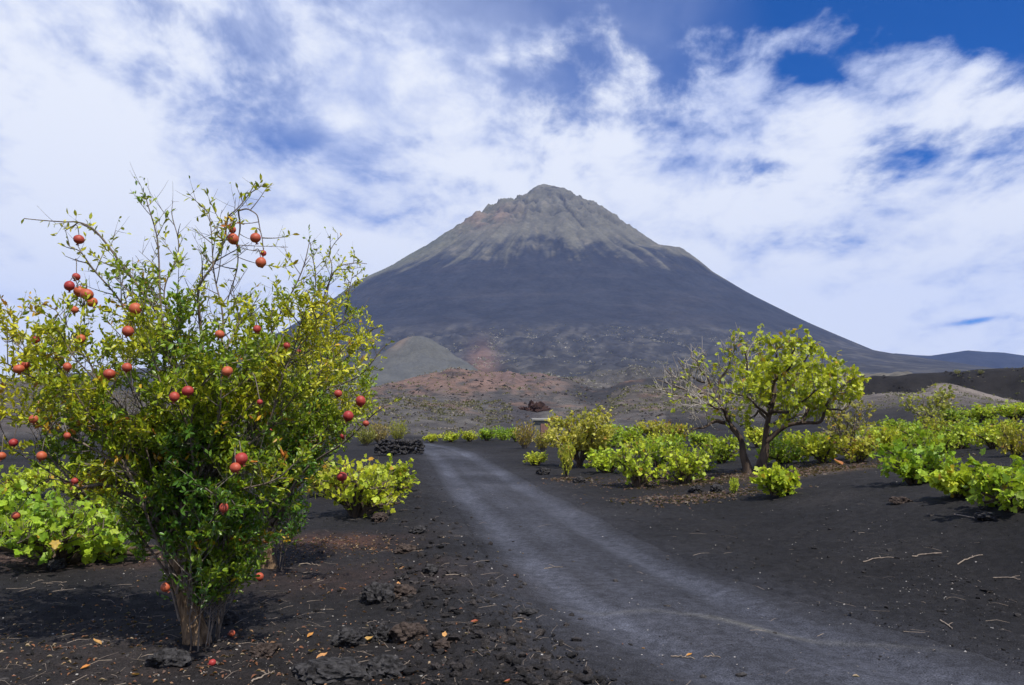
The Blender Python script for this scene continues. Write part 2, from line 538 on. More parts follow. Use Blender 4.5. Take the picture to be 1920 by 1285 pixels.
def terrain(x, y, detail=True):
    """height of the ground; returns z, and (distance, azimuth pixel)"""
    x = np.asarray(x, float); y = np.asarray(y, float)
    d = np.hypot(x, y)
    yc = np.maximum(y, 0.35 * d + 1e-3)
    px = W / 2 + F * x / yc
    s = x - road_c(y)
    hw = road_hw(y)
    # field right of the track: gentle swell
    bank = ss(s, hw + 0.4, hw + 4.5)
    plane = 0.2 + 0.101 * (x - 5.5) - 0.0386 * (y - 18.7)
    plane = np.clip(plane, 0.05, 1.4)
    plane = 0.05 + (plane - 0.05) * (1 - ss(d, 38, 75))
    z = bank * plane * ss(y, -5, 4)
    # behind the end of the track the ground dips, then climbs
    z = z - 0.9 * ss(d, 44, 70) * (1 - ss(d, 90, 400)) * (1 - ss(px, 1050, 1350))
    z = z + 0.010 * np.maximum(d - 300, 0) ** 1.0 * ss(d, 300, 900)
    r = np.zeros_like(z)
    if np.any(d > 46):
        for (D, Lf, Lb, pts) in RIDGES:
            wob = 1 + (0.015 if Lf < 20 else 0.10) * fbm(px / 90.0, d / D * 3, 3, int(D))
            r = np.maximum(r, ridge_z(px, d * wob, D, Lf, Lb, pts, 2.5 if Lf == 14 else 1.5) * (y > 0))
        r = r * ss(d, 46, 82)
        z = np.where(d > 46, z + np.maximum(r - np.maximum(z, 0) * .85, 0), z)
    if detail:
        far = ss(d, 40, 160)
        rough = fbm(x / (0.02 * d + .6) * .35, y / (0.02 * d + .6) * .35, 5, 5, .58) * (1 - .45 * ss(px, 1540, 1600) * ss(d, 176, 190) * (1 - ss(d, 240, 260)))
        z = z + far * 0.0062 * d * rough * (1 + 0.9 * ss(d, 100, 400)) * (1 - .8 * ss(d, 450, 1000))
        near = 1 - ss(d, 45, 90)
        inroad = 1 - ss(np.abs(s), hw - 0.25, hw + 0.15)
        a = near * (1 - 0.72 * inroad)
        z = z + a * (0.045 * fbm(x * 0.8, y * 0.8, 3, 11) + 0.028 * fbm(x * 3.1, y * 3.1, 3, 12) + 0.018 * fbm(x * 11, y * 11, 3, 13))
        # wheel ruts and crown of the track
        z = z - near * inroad * (0.040 * np.exp(-((np.abs(s + .05) - 0.62) / 0.22) ** 2))
        # windrow of clods left of the track
        w = s + hw + 0.55
        z = z + near * np.exp(-(w / 0.40) ** 2) * (0.045 + 0.13 * np.maximum(fbm(x * 2.2, y * 2.2, 5, 21, .62) + .12, 0))
        w2 = s - hw - 0.5
        z = z + near * np.exp(-(w2 / 0.5) ** 2) * (0.02 + 0.03 * fbm(x * 1.7, y * 1.7, 3, 22))
    return z


def under_road(x, y):
    s = x - road_c(y)
    return 0.05 * (1 - ss(np.abs(s), road_hw(y) - 0.10, road_hw(y) + 0.12)) * (y < 47) * (y > 1.2)


def ground_at(px, py, dmin=2.0, dmax=900.0):
    u, v = pix_dir(px, py)
    t = np.exp(np.linspace(math.log(dmin), math.log(dmax), 6000))
    below = (CAM_Z + v * t) <= terrain(u * t, t)
    i = int(np.argmax(below)) if below.any() else len(t) - 1
    y = t[i]
    return np.array([u * y, y, float(terrain(np.array([u * y]), np.array([y]))[0])])


def soil_color(x, y, z):
    d = np.hypot(x, y)
    yc = np.maximum(y, 0.35 * d + 1e-3)
    px, py = to_pix(x, yc, z)
    n = len(x)
    c = np.empty((n, 3))
    c[:] = (0.0160, 0.0150, 0.0156)
    m1 = fbm(x * .55, y * .55, 4, 41)
    def mixin(mask, colr):
        nonlocal c
        mask = np.clip(mask, 0, 1)[:, None]
        c = c * (1 - mask) + np.asarray(colr) * mask
    mixin(ss(m1, 0.0, 0.5) * .55, (0.026, 0.0235, 0.023))
    # dust on the track
    s = x - road_c(y)
    hw = road_hw(y)
    m2 = fbm((x - road_c(y)) * 2.4, y * .22, 5, 43, .6)
    wob = 0.12 * fbm(x * .4, y * .35, 3, 44)
    ruts = np.exp(-((s + wob - 0.62) / 0.33) ** 2) + 0.95 * np.exp(-((s + wob + 0.60) / 0.35) ** 2)
    mid = 0.66 * np.exp(-(s / (hw * 1.0)) ** 2)
    dust = np.clip((np.maximum(ruts, mid)) * (0.80 + 0.55 * m2), 0, 1) * (1 - ss(d, 40, 47)) * (y > -1)
    mixin(dust, (0.078, 0.083, 0.104))
    # a dry rill of pale silt crossing the track
    p0 = np.array([[0.35, 6.95], [0.75, 6.75], [1.15, 6.72], [1.55, 6.5], [1.95, 6.12], [2.5, 5.75], [3.3, 5.45]])
    yr = np.interp(x, p0[:, 0], p0[:, 1])
    wv_ = 0.05 + 0.05 * np.exp(-((x - 1.75) / .3) ** 2)
    rill = np.exp(-((y - yr + .05 * m1) / wv_) ** 2) * ss(x, .3, .7) * (1 - ss(x, 2.4, 3.2)) * (0.22 + .45 * np.exp(-((x - 1.8) / .3) ** 2))
    mixin(rill, (0.155, 0.15, 0.135))
    # brown humus under the fig tree and by the vines
    for (gx, gy, rx, ry, k, cc) in HUMUS:
        m = np.exp(-(((x - gx) / rx) ** 2 + ((y - gy) / ry) ** 2)) * (0.7 + .9 * fbm(x * 2.5, y * 2.5, 3, 47))
        mixin(m * k, cc)
    # ---- middle distance
    f = np.where(px < 1250, ss(d, 49, 66), ss(d, 60, 120))
    m3 = fbm(px / 60., py / 22., 5, 51, .6)
    m4 = fbm(px / 25., py / 7., 4, 53, .6)
    far = np.empty((n, 3))
    far[:] = (0.066, 0.060, 0.057)
    def fm(mask, colr):
        nonlocal far
        mask = np.clip(mask, 0, 1)[:, None]
        far = far * (1 - mask) + np.asarray(colr) * mask
    fm(ss(m3, -.15, .35) * .7, (0.105, 0.096, 0.085))
    fm(ss(m4, .1, .5) * .55, (0.14, 0.125, 0.108))
    # left slope: brownish grey
    fm((px < 700) * (d > 60) * .5, (0.085, 0.070, 0.064))
    # red cinder
    red = ss(d, 190, 300) * (1 - ss(d, 700, 1000)) * ss(px + 40 * m3, 640, 740) * (1 - ss(px + 90 * m3, 1010, 1130))
    fm(red * ss(m3 + .5 * m4 + .30 * np.exp(-((px - 850) / 110.) ** 2), -.15, .25) * .9, (0.175, 0.108, 0.082))
    dome = np.exp(-(((px - 965) / 55.) ** 2)) * ss(d, 290, 320) * (1 - ss(d, 395, 420))
    fm(dome * .8, (0.135, 0.092, 0.085))
    # dark ash hollow in the middle and the ash hill right of it
    fm(ss(px, 905, 945) * (1 - ss(px, 990, 1030)) * ss(d, 56, 70) * (1 - ss(d, 150, 260)), (0.050, 0.045, 0.047))
    hill = ss(px, 1060, 1100) * (1 - ss(px, 1400, 1520)) * ss(d, 80, 110) * (1 - ss(d, 170, 210))
    fm(hill * .8, (0.075, 0.064, 0.056))
    fm(hill * ss(m4, .05, .35) * .7, (0.15, 0.125, 0.10))
    dk = ss(d, 190, 240) * (1 - ss(d, 360, 420)) * ss(px, 1050, 1090) * (1 - ss(px, 1500, 1560))
    fm(dk * .85, (0.030, 0.029, 0.031))
    rust = ss(fbm(px / 75., py / 16., 4, 57, .6), .12, .34) * ss(d, 75, 110) * (1 - ss(d, 420, 600)) * ss(px, 640, 720) * (1 - ss(px, 1330, 1450))
    fm(rust * .6, (0.150, 0.092, 0.066))
    blk = ss(fbm(px / 55. + 9, py / 12., 5, 58, .6), .14, .34) * ss(d, 62, 95) * (1 - ss(d, 700, 900)) * (px < 1500)
    fm(blk * .7, (0.030, 0.028, 0.029))
    # right: pale pumice ground, black flow behind it
    pale = ss(px, 1480, 1600) * ss(d, 65, 85) * (1 - ss(d, 172, 180))
    fm(pale * (.85 + .6 * m3), (0.150, 0.128, 0.112))
    mound = np.exp(-(((px - 1770) / 55.) ** 2)) * ss(d, 122, 130) * (1 - ss(d, 150, 160))
    fm(mound * .25, (0.140, 0.112, 0.088))
    flow = ss(px, 1540, 1590) * ss(d, 176, 186) * (1 - ss(d, 245, 260))
    fm(flow, (0.017, 0.0155, 0.0155))
    fm(ss(px, 1540, 1590) * ss(d, 262, 285) * (1 - ss(d, 420, 520)) * (1 - ss(px, 1720, 1800)) * .8, (0.125, 0.115, 0.095))
    # distant apron: dark ash with scrub
    ap = ss(d, 600, 950)
    fm(ap * .85, (0.050, 0.050, 0.050))
    fm(ap * ss(m4, .0, .4) * .45, (0.085, 0.080, 0.070))
    return c * (1 - f[:, None]) + far * f[:, None]


FIG = np.array([5.5, 18.7])
HUMUS = [(5.0, 18.2, 2.3, 1.5, .85, (0.075, 0.048, 0.038)), (6.2, 16.6, 1.6, .5, .7, (0.095, 0.075, 0.062)),
         (-2.2, 10.2, .7, .55, .9, (0.12, 0.062, 0.045)), (-1.7, 8.0, 1.2, .7, .55, (0.060, 0.038, 0.032)), (-2.6, 5.2, 2.2, 1.0, .45, (0.045, 0.033, 0.029)),
         (-4.6, 9.0, 1.6, .5, .7, (0.11, 0.065, 0.05)), (3.2, 15.0, 1.0, .6, .5, (0.075, 0.05, 0.042))]

# one ground sheet: a fan, dense in front of the camera, reaching past the foot of the volcano and all round
half = math.radians(40)
az = np.concatenate([np.linspace(-half, half, 530), np.linspace(half, 2 * math.pi - half, 46)[1:-1]])
dd = np.concatenate([np.exp(np.linspace(math.log(0.6), math.log(3.0), 22))[:-1], np.exp(np.linspace(math.log(3.0), math.log(60), 290))[:-1],
                     np.exp(np.linspace(math.log(60), math.log(1900), 240))[:-1], np.exp(np.linspace(math.log(1900), math.log(8000), 14))])
A, Dm = np.meshgrid(az, dd)
gx, gy = (Dm * np.sin(A)).ravel(), (Dm * np.cos(A)).ravel()
gz = terrain(gx, gy) - under_road(gx, gy)
behind = np.abs(((A.ravel() + math.pi) % (2 * math.pi)) - math.pi) > half + .15
gz = np.where(behind & (Dm.ravel() > 40), np.minimum(gz, 1.0), gz)
gz = np.where(Dm.ravel() > 1900, np.minimum(gz, 16.0), gz)
nr, nc = A.shape
i = np.arange(nr - 1)[:, None] * nc
j = np.arange(nc)[None, :]
j2 = (j + 1) % nc
GQ = np.stack([i + j, i + j2, i + nc + j2, i + nc + j], -1).reshape(-1, 4)
gcol = soil_color(gx, gy, gz)
V = np.stack([gx, gy, gz], 1)
# close the small hole under the camera
V = np.concatenate([V, [[0, 0, float(terrain(np.array([0.]), np.array([0.01]))[0])]]])
gcol = np.concatenate([gcol, gcol[:1]])
cap = np.stack([np.full(nc, len(V) - 1), (np.arange(nc) + 1) % nc, np.arange(nc)], 1)
ground = mesh('ground', V, [GQ[:, ::-1], cap], M['soil'], None, gcol, True)
tag(ground, 'black volcanic sand plain rising to grey and red cinder slopes', kind='structure')

# the dirt track: its own sheet lying in the shallow bed left in the ground
ys = np.concatenate([np.exp(np.linspace(math.log(1.2), math.log(48), 420))])
ts = np.linspace(-1, 1, 70)
Yg, Tg = np.meshgrid(ys, ts, indexing='ij')
hw_ = road_hw(Yg) + 0.10
Xg = road_c(Yg) + Tg * hw_
tz = terrain(Xg.ravel(), Yg.ravel()).reshape(Xg.shape) + 0.004
tz = tz - 0.05 * ss(np.abs(Tg), 0.90, 1.0)
tc_ = soil_color(Xg.ravel(), Yg.ravel(), tz.ravel())
i = np.arange(len(ys) - 1)[:, None] * len(ts)
j = np.arange(len(ts) - 1)[None, :]
TQ = np.stack([i + j, i + j + 1, i + len(ts) + j + 1, i + len(ts) + j], -1).reshape(-1, 4)
track = mesh('dirt_track', np.stack([Xg.ravel(), Yg.ravel(), tz.ravel()], 1), TQ, M['soil'], None, tc_, True)
tag(track, 'dusty blue grey dirt track curving away through the black sand', kind='structure')

# ---- the volcano
VD = 4200.0
u0, v0 = pix_dir(1020, 345)
VX, VY, VH = float(u0 * VD), VD, float(CAM_Z + v0 * VD)
SIL_R = [(1034, 347), (1060, 354), (1075, 363), (1092, 374), (1132, 391), (1160, 411), (1190, 431), (1238, 463), (1272, 467), (1300, 484), (1330, 507), (1400, 548), (1500, 597), (1600, 641),
         (1660, 661)]
SIL_L = [(1010, 347), (1000, 353), (985, 365), (962, 374), (930, 384), (870, 416), (800, 463), (740, 497), (670, 528), (600, 578), (540, 615), (450, 652), (300, 690)]
BACK_R = [(1500, 690), (1600, 672), (1680, 664), (1715, 667), (1745, 668), (1790, 662), (1816, 658), (1850, 661), (1885, 663), (1920, 668), (2050, 680), (2300, 716), (2600, 740)]
BACK_L = [(-700, 748), (-400, 740), (-150, 726), (0, 718), (100, 712), (200, 704), (300, 694), (420, 690)]
FR_R = np.array([0, 60, 200, 420, 700, 1000, 1300, 1650, 2100, 2600, 3100, 3600, 4500])
FR_Z = np.array([1182, 1150, 1050, 860, 660, 480, 345, 235, 140, 80, 42, 18, 0.]) * VH / 1182.0


def sil_profile(S):
    px, py = np.array(S, float).T
    u, v = pix_dir(px, py)
    return u, v


prof = {}
for key, S in (('R', SIL_R), ('L', SIL_L)):
    u, v = sil_profile(S)
    r = np.abs(u * VD - VX)
    prof[key] = [np.concatenate([[0], r, [2150, 2600, 3300, 4200]]), np.concatenate([[VH], CAM_Z + v * VD, [120, 75, 30, 0]]), u, v]


def volcano_smooth(x, y):
    X, Y = x - VX, y - VY
    r = np.hypot(X, Y) + 1e-6
    c = X / r
    wr, wl = np.clip(c, 0, 1) ** 2, np.clip(-c, 0, 1) ** 2
    zr = np.interp(r, prof['R'][0], prof['R'][1], right=0.0)
    zl = np.interp(r, prof['L'][0], prof['L'][1], right=0.0)
    zf = np.interp(r, FR_R, FR_Z)
    return wr * zr + wl * zl + (1 - wr - wl) * zf


_t = np.linspace(1200, 6200, 700)
for it in range(8):                       # fit both flank profiles so that the skyline comes out right
    for key in 'RL':
        R_, Z_, u, v = prof[key]
        for k in range(len(u)):
            zz = volcano_smooth(u[k] * _t, _t)
            e = np.max((zz - CAM_Z) / _t)
            Z_[k + 1] += 0.8 * (v[k] - e) * VD

NA, ND = 600, 380
aa = np.linspace(math.radians(-44), math.radians(44), NA)
ud = np.linspace(0, 1, ND)
vd = 1250 + (6400 - 1250) * (0.75 * ud + 0.25 * ud ** 2)
vd = np.sort(np.concatenate([np.linspace(1250, 3000, 110), np.linspace(3006, 4330, 200), np.linspace(4350, 6600, 40)]))
Av, Dv = np.meshgrid(aa, vd)
vx, vy = (Dv * np.tan(Av)).ravel(), Dv.ravel()
vz = volcano_smooth(vx, vy)
for D_, pts_ in ((5300, BACK_R), (5300, BACK_L)):          # the low ridges that continue the skyline on both sides
    X0, Y0_ = zip(*pts_)
    ppx = W / 2 + F * vx / vy
    zc_ = CAM_Z + pix_dir(960, np.interp(ppx, X0, Y0_))[1] * D_
    zc_ = zc_ * ss(ppx, X0[0] - 80, X0[0]) * (1 - ss(ppx, X0[-1], X0[-1] + 80))
    vz = np.maximum(vz, zc_ * np.exp(-np.abs((vy - D_) / np.where(vy < D_, 1100, 700)) ** 2))
Xr, Yr = vx - VX, vy - VY
rr = np.hypot(Xr, Yr)
th = np.arctan2(Xr, -Yr)                    # 0 faces the camera
hn = vz / VH
gw = 0.05 * fbm(rr / 260., th * 3, 3, 61)
g1 = fbm(th * 9 + gw * 8, rr / 900., 4, 62, .55)
g2 = fbm(th * 26 + gw * 22, rr / 420., 4, 63, .6)
rockz = fbm(vx / 75., vz / 38., 5, 64, .6)
rg = 1 - np.abs(fbm(vx / 120. + g1, vz / 55., 5, 65, .55)) * 2
upper = ss(hn, .44, .66)
crag = ss(hn, .66, .86)
vz2 = vz + upper * (1 - ss(hn, .90, .985) * .9) * (g1 * 30 + g2 * 13) + crag * (1 - .75 * ss(hn, .90, .98)) * (rockz * 36 + (rg - .5) * 26 - 12) * (rr > 12)
vz2 += (1 - upper) * ss(hn, .12, .3) * (g1 * 5)
apron = (1 - ss(hn, .16, .30)) * ss(hn, .005, .03) * (1 - ss(vy, 3600, 4100))
vz2 += apron * (1 - .93 * ss(np.abs(vx / vy * VD - VX - 100), 900, 1500)) * (fbm(vx / 130., vy / 200., 6, 66, .62) * 26 + np.maximum(fbm(vx / 60., vy / 90., 5, 67, .62), 0) * 20)
# shoulder knobs of bare rock along the right flank
vz2 += 14 * np.exp(-((Xr - 650) / 110.) ** 2 - (Yr / 260.) ** 2) * (rockz + .4)
vz = vz2
# colours: tan rock above, blue black ash below, torn finger boundary between them
side = np.abs(np.sin(th / 1.0))
bound = 0.625 - 0.155 * ss(th, 0.95, 1.75) - 0.20 * ss(-th, 0.75, 1.45) + 0.020 * np.sin(th * 2 + 1)
irr = np.clip(.5 + 1.6 * fbm(th * 3.1, rr / 2500., 2, 75), .1, 1.5)
fing = 0.12 * g1 + irr * 0.10 * fbm(th * 19 + gw * 26 + 1.5 * rockz * .15, rr / 420., 4, 63, .6) + 0.10 * fbm(vx / 170. + 3, vz / 120., 4, 77, .6) + 0.06 * rockz + 0.10 * np.maximum(fbm(th * 13 + gw * 10, rr / 1500., 3, 73), 0) + 0.05 * fbm(th * 60 + gw * 30, rr / 350., 3, 68)
tan_ = ss(hn + fing - bound, -0.06, 0.07)
vc = np.empty((len(vx), 3))
vc[:] = (0.034, 0.035, 0.040)
def vm(mask, c):
    global vc
    mask = np.clip(mask, 0, 1)[:, None]
    vc = vc * (1 - mask) + np.asarray(c) * mask
vm(ss(fbm(vx / 420., vz / 60., 4, 70), -.1, .5) * .5, (0.050, 0.047, 0.048))
vm(tan_, (0.122, 0.115, 0.086))
vm(tan_ * ss(g2 + .4 * rockz, -.05, .4) * .75, (0.100, 0.096, 0.082))
vm(tan_ * ss(rockz, .12, .45) * .55, (0.175, 0.155, 0.115))
vm(tan_ * crag * ss(-rockz - .3 * g2, .08, .28) * .85, (0.060, 0.056, 0.049))
redp = np.exp(-(((Xr + 330) / 150.) ** 2 + ((vz - 960) / 75.) ** 2)) * (Yr < 80)
vm(redp * ss(rockz + .3, .0, .5) * .75, (0.24, 0.15, 0.105))
vm(tan_ * ss(-th, .7, 1.3) * .6, (0.108, 0.112, 0.070))
# a dark streak, in the colour only, running down from the summit crags
streak_x = np.interp(vz, [VH * .70, VH * .79, VH * .86, VH * .93], [200, 128, 92, 78]) + 14 * rockz
vm(np.exp(-((Xr - streak_x) / 9.) ** 2) * ss(vz, VH * .72, VH * .75) * (1 - ss(vz, VH * .91, VH * .94)) * (Yr < 0) * .9, (0.03, 0.028, 0.026))
apm = ss(apron, .0, .7)
va1 = fbm(vx / 60., vy / 130., 5, 71, .62)
vm(apm * .5, (0.052, 0.050, 0.048))
vm(apm * ss(va1, .02, .26) * .7, (0.092, 0.086, 0.077))
vm(apm * ss(-va1, .12, .4) * .7, (0.030, 0.029, 0.030))
vpx, vpy = to_pix(vx, vy, vz)
vm(apm * np.exp(-(((vpx - 905) / 26.) ** 2 + ((vpy - 682) / 34.) ** 2)) * .85, (0.165, 0.10, 0.075))
i = np.arange(len(vd) - 1)[:, None] * NA
j = np.arange(NA - 1)[None, :]
VQ = np.stack([i + j, i + j + 1, i + NA + j + 1, i + NA + j], -1).reshape(-1, 4)
vz = np.where(vy <= vd[0] + 1, vz - 60, vz)
volcano = mesh('volcano', np.stack([vx, vy, vz], 1), VQ, M['volcano'], None, vc, True)
tag(volcano, 'great dark volcano cone with tan rocky summit and ash flanks', kind='structure')


def vol_z(x, y):
    return volcano_smooth(x, y)


# ---- the small cinder cone at the foot of the volcano
CD = 1250.0
ctop = at(783, 630, CD)
cx_, cy_, cz_ = ctop
rad = np.concatenate([np.linspace(0, 30, 12), np.linspace(34, 190, 50)])
ang = np.linspace(0, 2 * math.pi, 120, endpoint=False)
Rc, Ac = np.meshgrid(rad, ang, indexing='ij')
prz = np.interp(Rc, [0, 8, 18, 30, 60, 95, 130, 190], [0, -.8, -4.0, -11, -32, -55, -70, -90])
X_ = cx_ + Rc * np.sin(Ac); Y_ = cy_ + Rc * np.cos(Ac)
Zc = cz_ + prz + 4.5 * fbm(X_ / 26., Y_ / 26., 4, 81) * ss(Rc, 6, 50) + 3.0 * fbm(Ac * 6, Rc / 80., 3, 82) * ss(Rc, 10, 45)
cc = np.empty((Rc.size, 3)); cc[:] = (0.094, 0.094, 0.087)
mm = ss(fbm(X_ / 45., Zc / 20., 4, 83), -.1, .4).ravel()[:, None] * .6
cc = cc * (1 - mm) + np.array((0.076, 0.079, 0.080)) * mm
lit_rim = (np.exp(-((Rc - 30) / 22.) ** 2) * ss(-np.sin(Ac), .2, .8)).ravel()[:, None] * .55  # reddish left edge of the top, its sunlit brightness put into the colour
cc = cc * (1 - lit_rim) + np.array((0.20, 0.145, 0.11)) * lit_rim
na = len(ang)
i = np.arange(len(rad) - 1)[:, None] * na
j = np.arange(na)[None, :]
CQ = np.stack([i + j, i + na + j, i + na + (j + 1) % na, i + (j + 1) % na], -1).reshape(-1, 4)
cone = mesh('cinder_cone', np.stack([X_.ravel(), Y_.ravel(), Zc.ravel()], 1), CQ, M['cone'], None, cc, True)
tag(cone, 'small smooth olive grey cinder cone at the volcano foot', kind='structure')


def far_height(x, y):
    z = terrain(x, y)
    zv = np.where(y > 1260, vol_z(x, y), -99)
    return np.maximum(z, zv)


# haze: one closed box of thin bluish air round everything
bx, bz0, bz1 = 9500.0, -14.0, 1420.0
hv = np.array([[sx * bx, sy * bx, z] for z in (bz0, bz1) for sx, sy in ((-1, -1), (1, -1), (1, 1), (-1, 1))])
hf = np.array([[3, 2, 1, 0], [4, 5, 6, 7], [0, 1, 5, 4], [1, 2, 6, 5], [2, 3, 7, 6], [3, 0, 4, 7]])
hm = bpy.data.materials.new('haze_air')
hm.use_nodes = True
ht = NT(hm.node_tree)
pv = ht.n('ShaderNodeVolumePrincipled', ins={'Color': (0.22, 0.42, 1.0, 1), 'Density': 5.0e-5, 'Anisotropy': 0.0})
ho = ht.n('ShaderNodeOutputMaterial')
hm.node_tree.links.new(pv.outputs[0], ho.inputs['Volume'])
haze = mesh('haze', hv, hf, hm)
tag(haze, 'thin bluish haze between the camera and volcano', kind='stuff')

# ------------------------------------------------------------------ plants
UP = np.array([0, 0, 1.0])


def arc_path(p0, d0, L, rg_, up=0.0, wob=0.12, n=6):
    """a shoot: starts along d0, bends towards up, wobbles"""
    t = np.linspace(0, 1, n)
    d0 = unit(d0)
    side = unit(rg_.normal(size=3))
    P = p0 + L * (t[:, None] * d0 + (t ** 2)[:, None] * (up * UP + wob * side))
    return P


class Grown:
    def __init__(self):
        self.tw = MB(); self.P = []; self.T = []; self.nodes = []


def grow(rg_, stems, g, t0=0.25, sp=0.07, sl=(.2, .6), twsp=0.07, twl=(.05, .2), lsp=0.018, up=0.35, env=None, spread=0.9,
         r_shoot=0.004, r_twig=0.0018, twk=3, shk=4, prob_sp=None, back=0.45):
    for st in stems:
        P = st['P']
        seg = np.linalg.norm(np.diff(P, axis=0), axis=1)
        s = np.concatenate([[0], np.cumsum(seg)])
        L = s[-1]
        tt0 = st.get('t0', t0)
        T = unit(np.gradient(P, axis=0))
        q = np.arange(tt0 * L, L, sp * st.get('sp', 1.0)) + rg_.uniform(0, sp)
        for k, a in enumerate(np.minimum(q, L)):
            p = np.array([np.interp(a, s, P[:, m]) for m in range(3)])
            tg = np.array([np.interp(a, s, T[:, m]) for m in range(3)])
            if prob_sp is not None and rg_.random() > prob_sp(p):
                continue
            rv = rg_.normal(size=3)
            rv = unit(rv - tg * np.dot(rv, tg))
            l = rg_.uniform(*sl) * (1 - 0.35 * a / L)
            sh = arc_path(p, back * tg + spread * rv + up * UP * rg_.uniform(.3, 1.3), l, rg_, up * .35, .14)
            if env is not None:
                ok = env(sh)
                if not ok[2]:
                    continue
                if not ok[-1]:
                    sh = arc_path(p, sh[1] - sh[0], l * .5, rg_, up * .3, .1)
            V_, Q_ = tube(sh, np.linspace(r_shoot, r_shoot * .35, len(sh)) * (0.7 + .6 * rg_.random()), shk)
            g.tw.add(V_, Q_)
            g.nodes.append(sh[2:])
            sT = unit(np.gradient(sh, axis=0))
            ln = l
            m = max(2, int(ln * .75 / lsp))
            f = np.linspace(.25, 1, m) * (len(sh) - 1)
            i0 = np.minimum(f.astype(int), len(sh) - 2); fr = (f - i0)[:, None]
            g.P.append(sh[i0] * (1 - fr) + sh[i0 + 1] * fr); g.T.append(sT[i0])
            nt_ = int(ln / twsp)
            for w in range(nt_):
                fi = rg_.uniform(.2, 1) * (len(sh) - 1)
                i1 = min(int(fi), len(sh) - 2)
                p1 = sh[i1] + (sh[i1 + 1] - sh[i1]) * (fi - i1)
                rv = unit(rg_.normal(size=3))
                l1 = rg_.uniform(*twl)
                tw = arc_path(p1, .6 * sT[i1] + .9 * rv + .25 * UP, l1, rg_, up * .3, .12, 4)
                V_, Q_ = tube(tw, np.linspace(r_twig, r_twig * .4, 4), twk)
                g.tw.add(V_, Q_)
                m = max(2, int(l1 / lsp))
                f = np.linspace(.2, 1, m) * 3
                i0 = np.minimum(f.astype(int), 2); fr = (f - i0)[:, None]
                tT = unit(np.gradient(tw, axis=0))
                g.P.append(tw[i0] * (1 - fr) + tw[i0 + 1] * fr); g.T.append(tT[i0])
    return g


def leaves_of(g, rg_, dens, size, colf, droop=0.0, pairs=2):
    P = np.concatenate(g.P); T = np.concatenate(g.T)
    P = np.repeat(P, pairs, axis=0); T = np.repeat(T, pairs, axis=0)
    keep = rg_.random(len(P)) < dens(P)
    P, T = P[keep], T[keep]
    n = len(P)
    rv = rg_.normal(size=(n, 3))
    D = unit(.55 * T + .75 * unit(rv) + np.array([0, 0, .12 - droop]))
    N = unit(.8 * UP + .75 * rg_.normal(size=(n, 3)))
    S = rg_.uniform(size[0], size[1], n)
    return P, D, N, S, colf(P, n)


CAM = np.array([0, 0, CAM_Z])


def foliage(root, T, L, mat, rg_, n_parts=0, name='foliage'):
    """joined foliage, plus the leaves nearest the camera as parts of their own (shared mesh data per shade)"""
    P, D, N, S, C = L
    base = np.array(root.location)
    dist = np.linalg.norm(P - CAM, axis=1)
    order = np.argsort(dist)
    pick = order[:0]
    if n_parts:
        cand = order[:n_parts * 3]
        pick = rg_.choice(cand, size=min(n_parts, len(cand)), replace=False)
    rest = np.ones(len(P), bool); rest[pick] = False
    V_, F_, C_ = leaf_batch(T, P[rest] - base, D[rest], N[rest], S[rest], C[rest])
    fo = mesh(name, V_, F_, mat, root, C_, True)
    fo['kind'] = 'stuff'
    if len(pick):
        K = 6
        o = np.argsort(C[pick][:, 0])
        sets = np.array_split(pick[o], K)
        for stt in sets:
            if not len(stt):
                continue
            me = mesh('leaf', T[0], T[1], mat, None, C[stt].mean(0), True, data_only=True)
            X, Y, Z = leaf_frames(D[stt], N[stt])
            for k, a in enumerate(stt):
                ob = link('leaf', me, root)
                s_ = S[a]
                m4 = Matrix(((X[k][0] * s_, Y[k][0] * s_, Z[k][0] * s_, P[a][0] - base[0]),
                             (X[k][1] * s_, Y[k][1] * s_, Z[k][1] * s_, P[a][1] - base[1]),
                             (X[k][2] * s_, Y[k][2] * s_, Z[k][2] * s_, P[a][2] - base[2]), (0, 0, 0, 1)))
                ob.matrix_basis = m4
    return fo


# ---- pomegranate fruit: lathe with a flared calyx at the blossom end (pointing down, -z), top at the stalk
def fruit_meshes():
    k = 18
    prof_ = [(0.02, 1.02), (.12, 1.0), (.38, .93), (.66, .75), (.88, .47), (.99, .12), (.985, -.2), (.88, -.53), (.68, -.78), (.44, -.94), (.26, -1.02), (.2, -1.06)]
    a = np.arange(k) * 2 * math.pi / k
    V_ = []
    for r, z in prof_:
        fac = 1 + 0.025 * np.cos(a * 6) * (abs(z) < .95)
        V_ += [(r * f * math.cos(t), r * f * math.sin(t), z) for t, f in zip(a, fac)]
    n = len(prof_)
    i = np.arange(n - 1)[:, None] * k; j = np.arange(k)[None]
    Q = np.stack([i + j, i + k + j, i + k + (j + 1) % k, i + (j + 1) % k], -1).reshape(-1, 4)
    body = mesh('fruit', np.array(V_), Q, M['fruit'], smooth=True, data_only=True)
    m = MB()
    k2 = 12
    a = np.arange(k2) * 2 * math.pi / k2
    rows = []
    for q, (r, z) in enumerate([(.21, -1.0), (.17, -1.16), (.22, -1.30)]):
        rows.append(np.stack([r * np.cos(a), r * np.sin(a), np.full(k2, z)], 1))
    tip = np.stack([.34 * np.cos(a), .34 * np.sin(a), np.where(np.arange(k2) % 2 == 0, -1.46, -1.30)], 1)
    rows.append(tip)
    V2 = np.concatenate(rows)
    i = np.arange(3)[:, None] * k2; j = np.arange(k2)[None]
    Q2 = np.stack([i + j, i + k2 + j, i + k2 + (j + 1) % k2, i + (j + 1) % k2], -1).reshape(-1, 4)
    cal = mesh('calyx', V2, Q2, M['calyx'], smooth=False, data_only=True)
    return body, cal


FRUIT_ME, CALYX_ME = fruit_meshes()


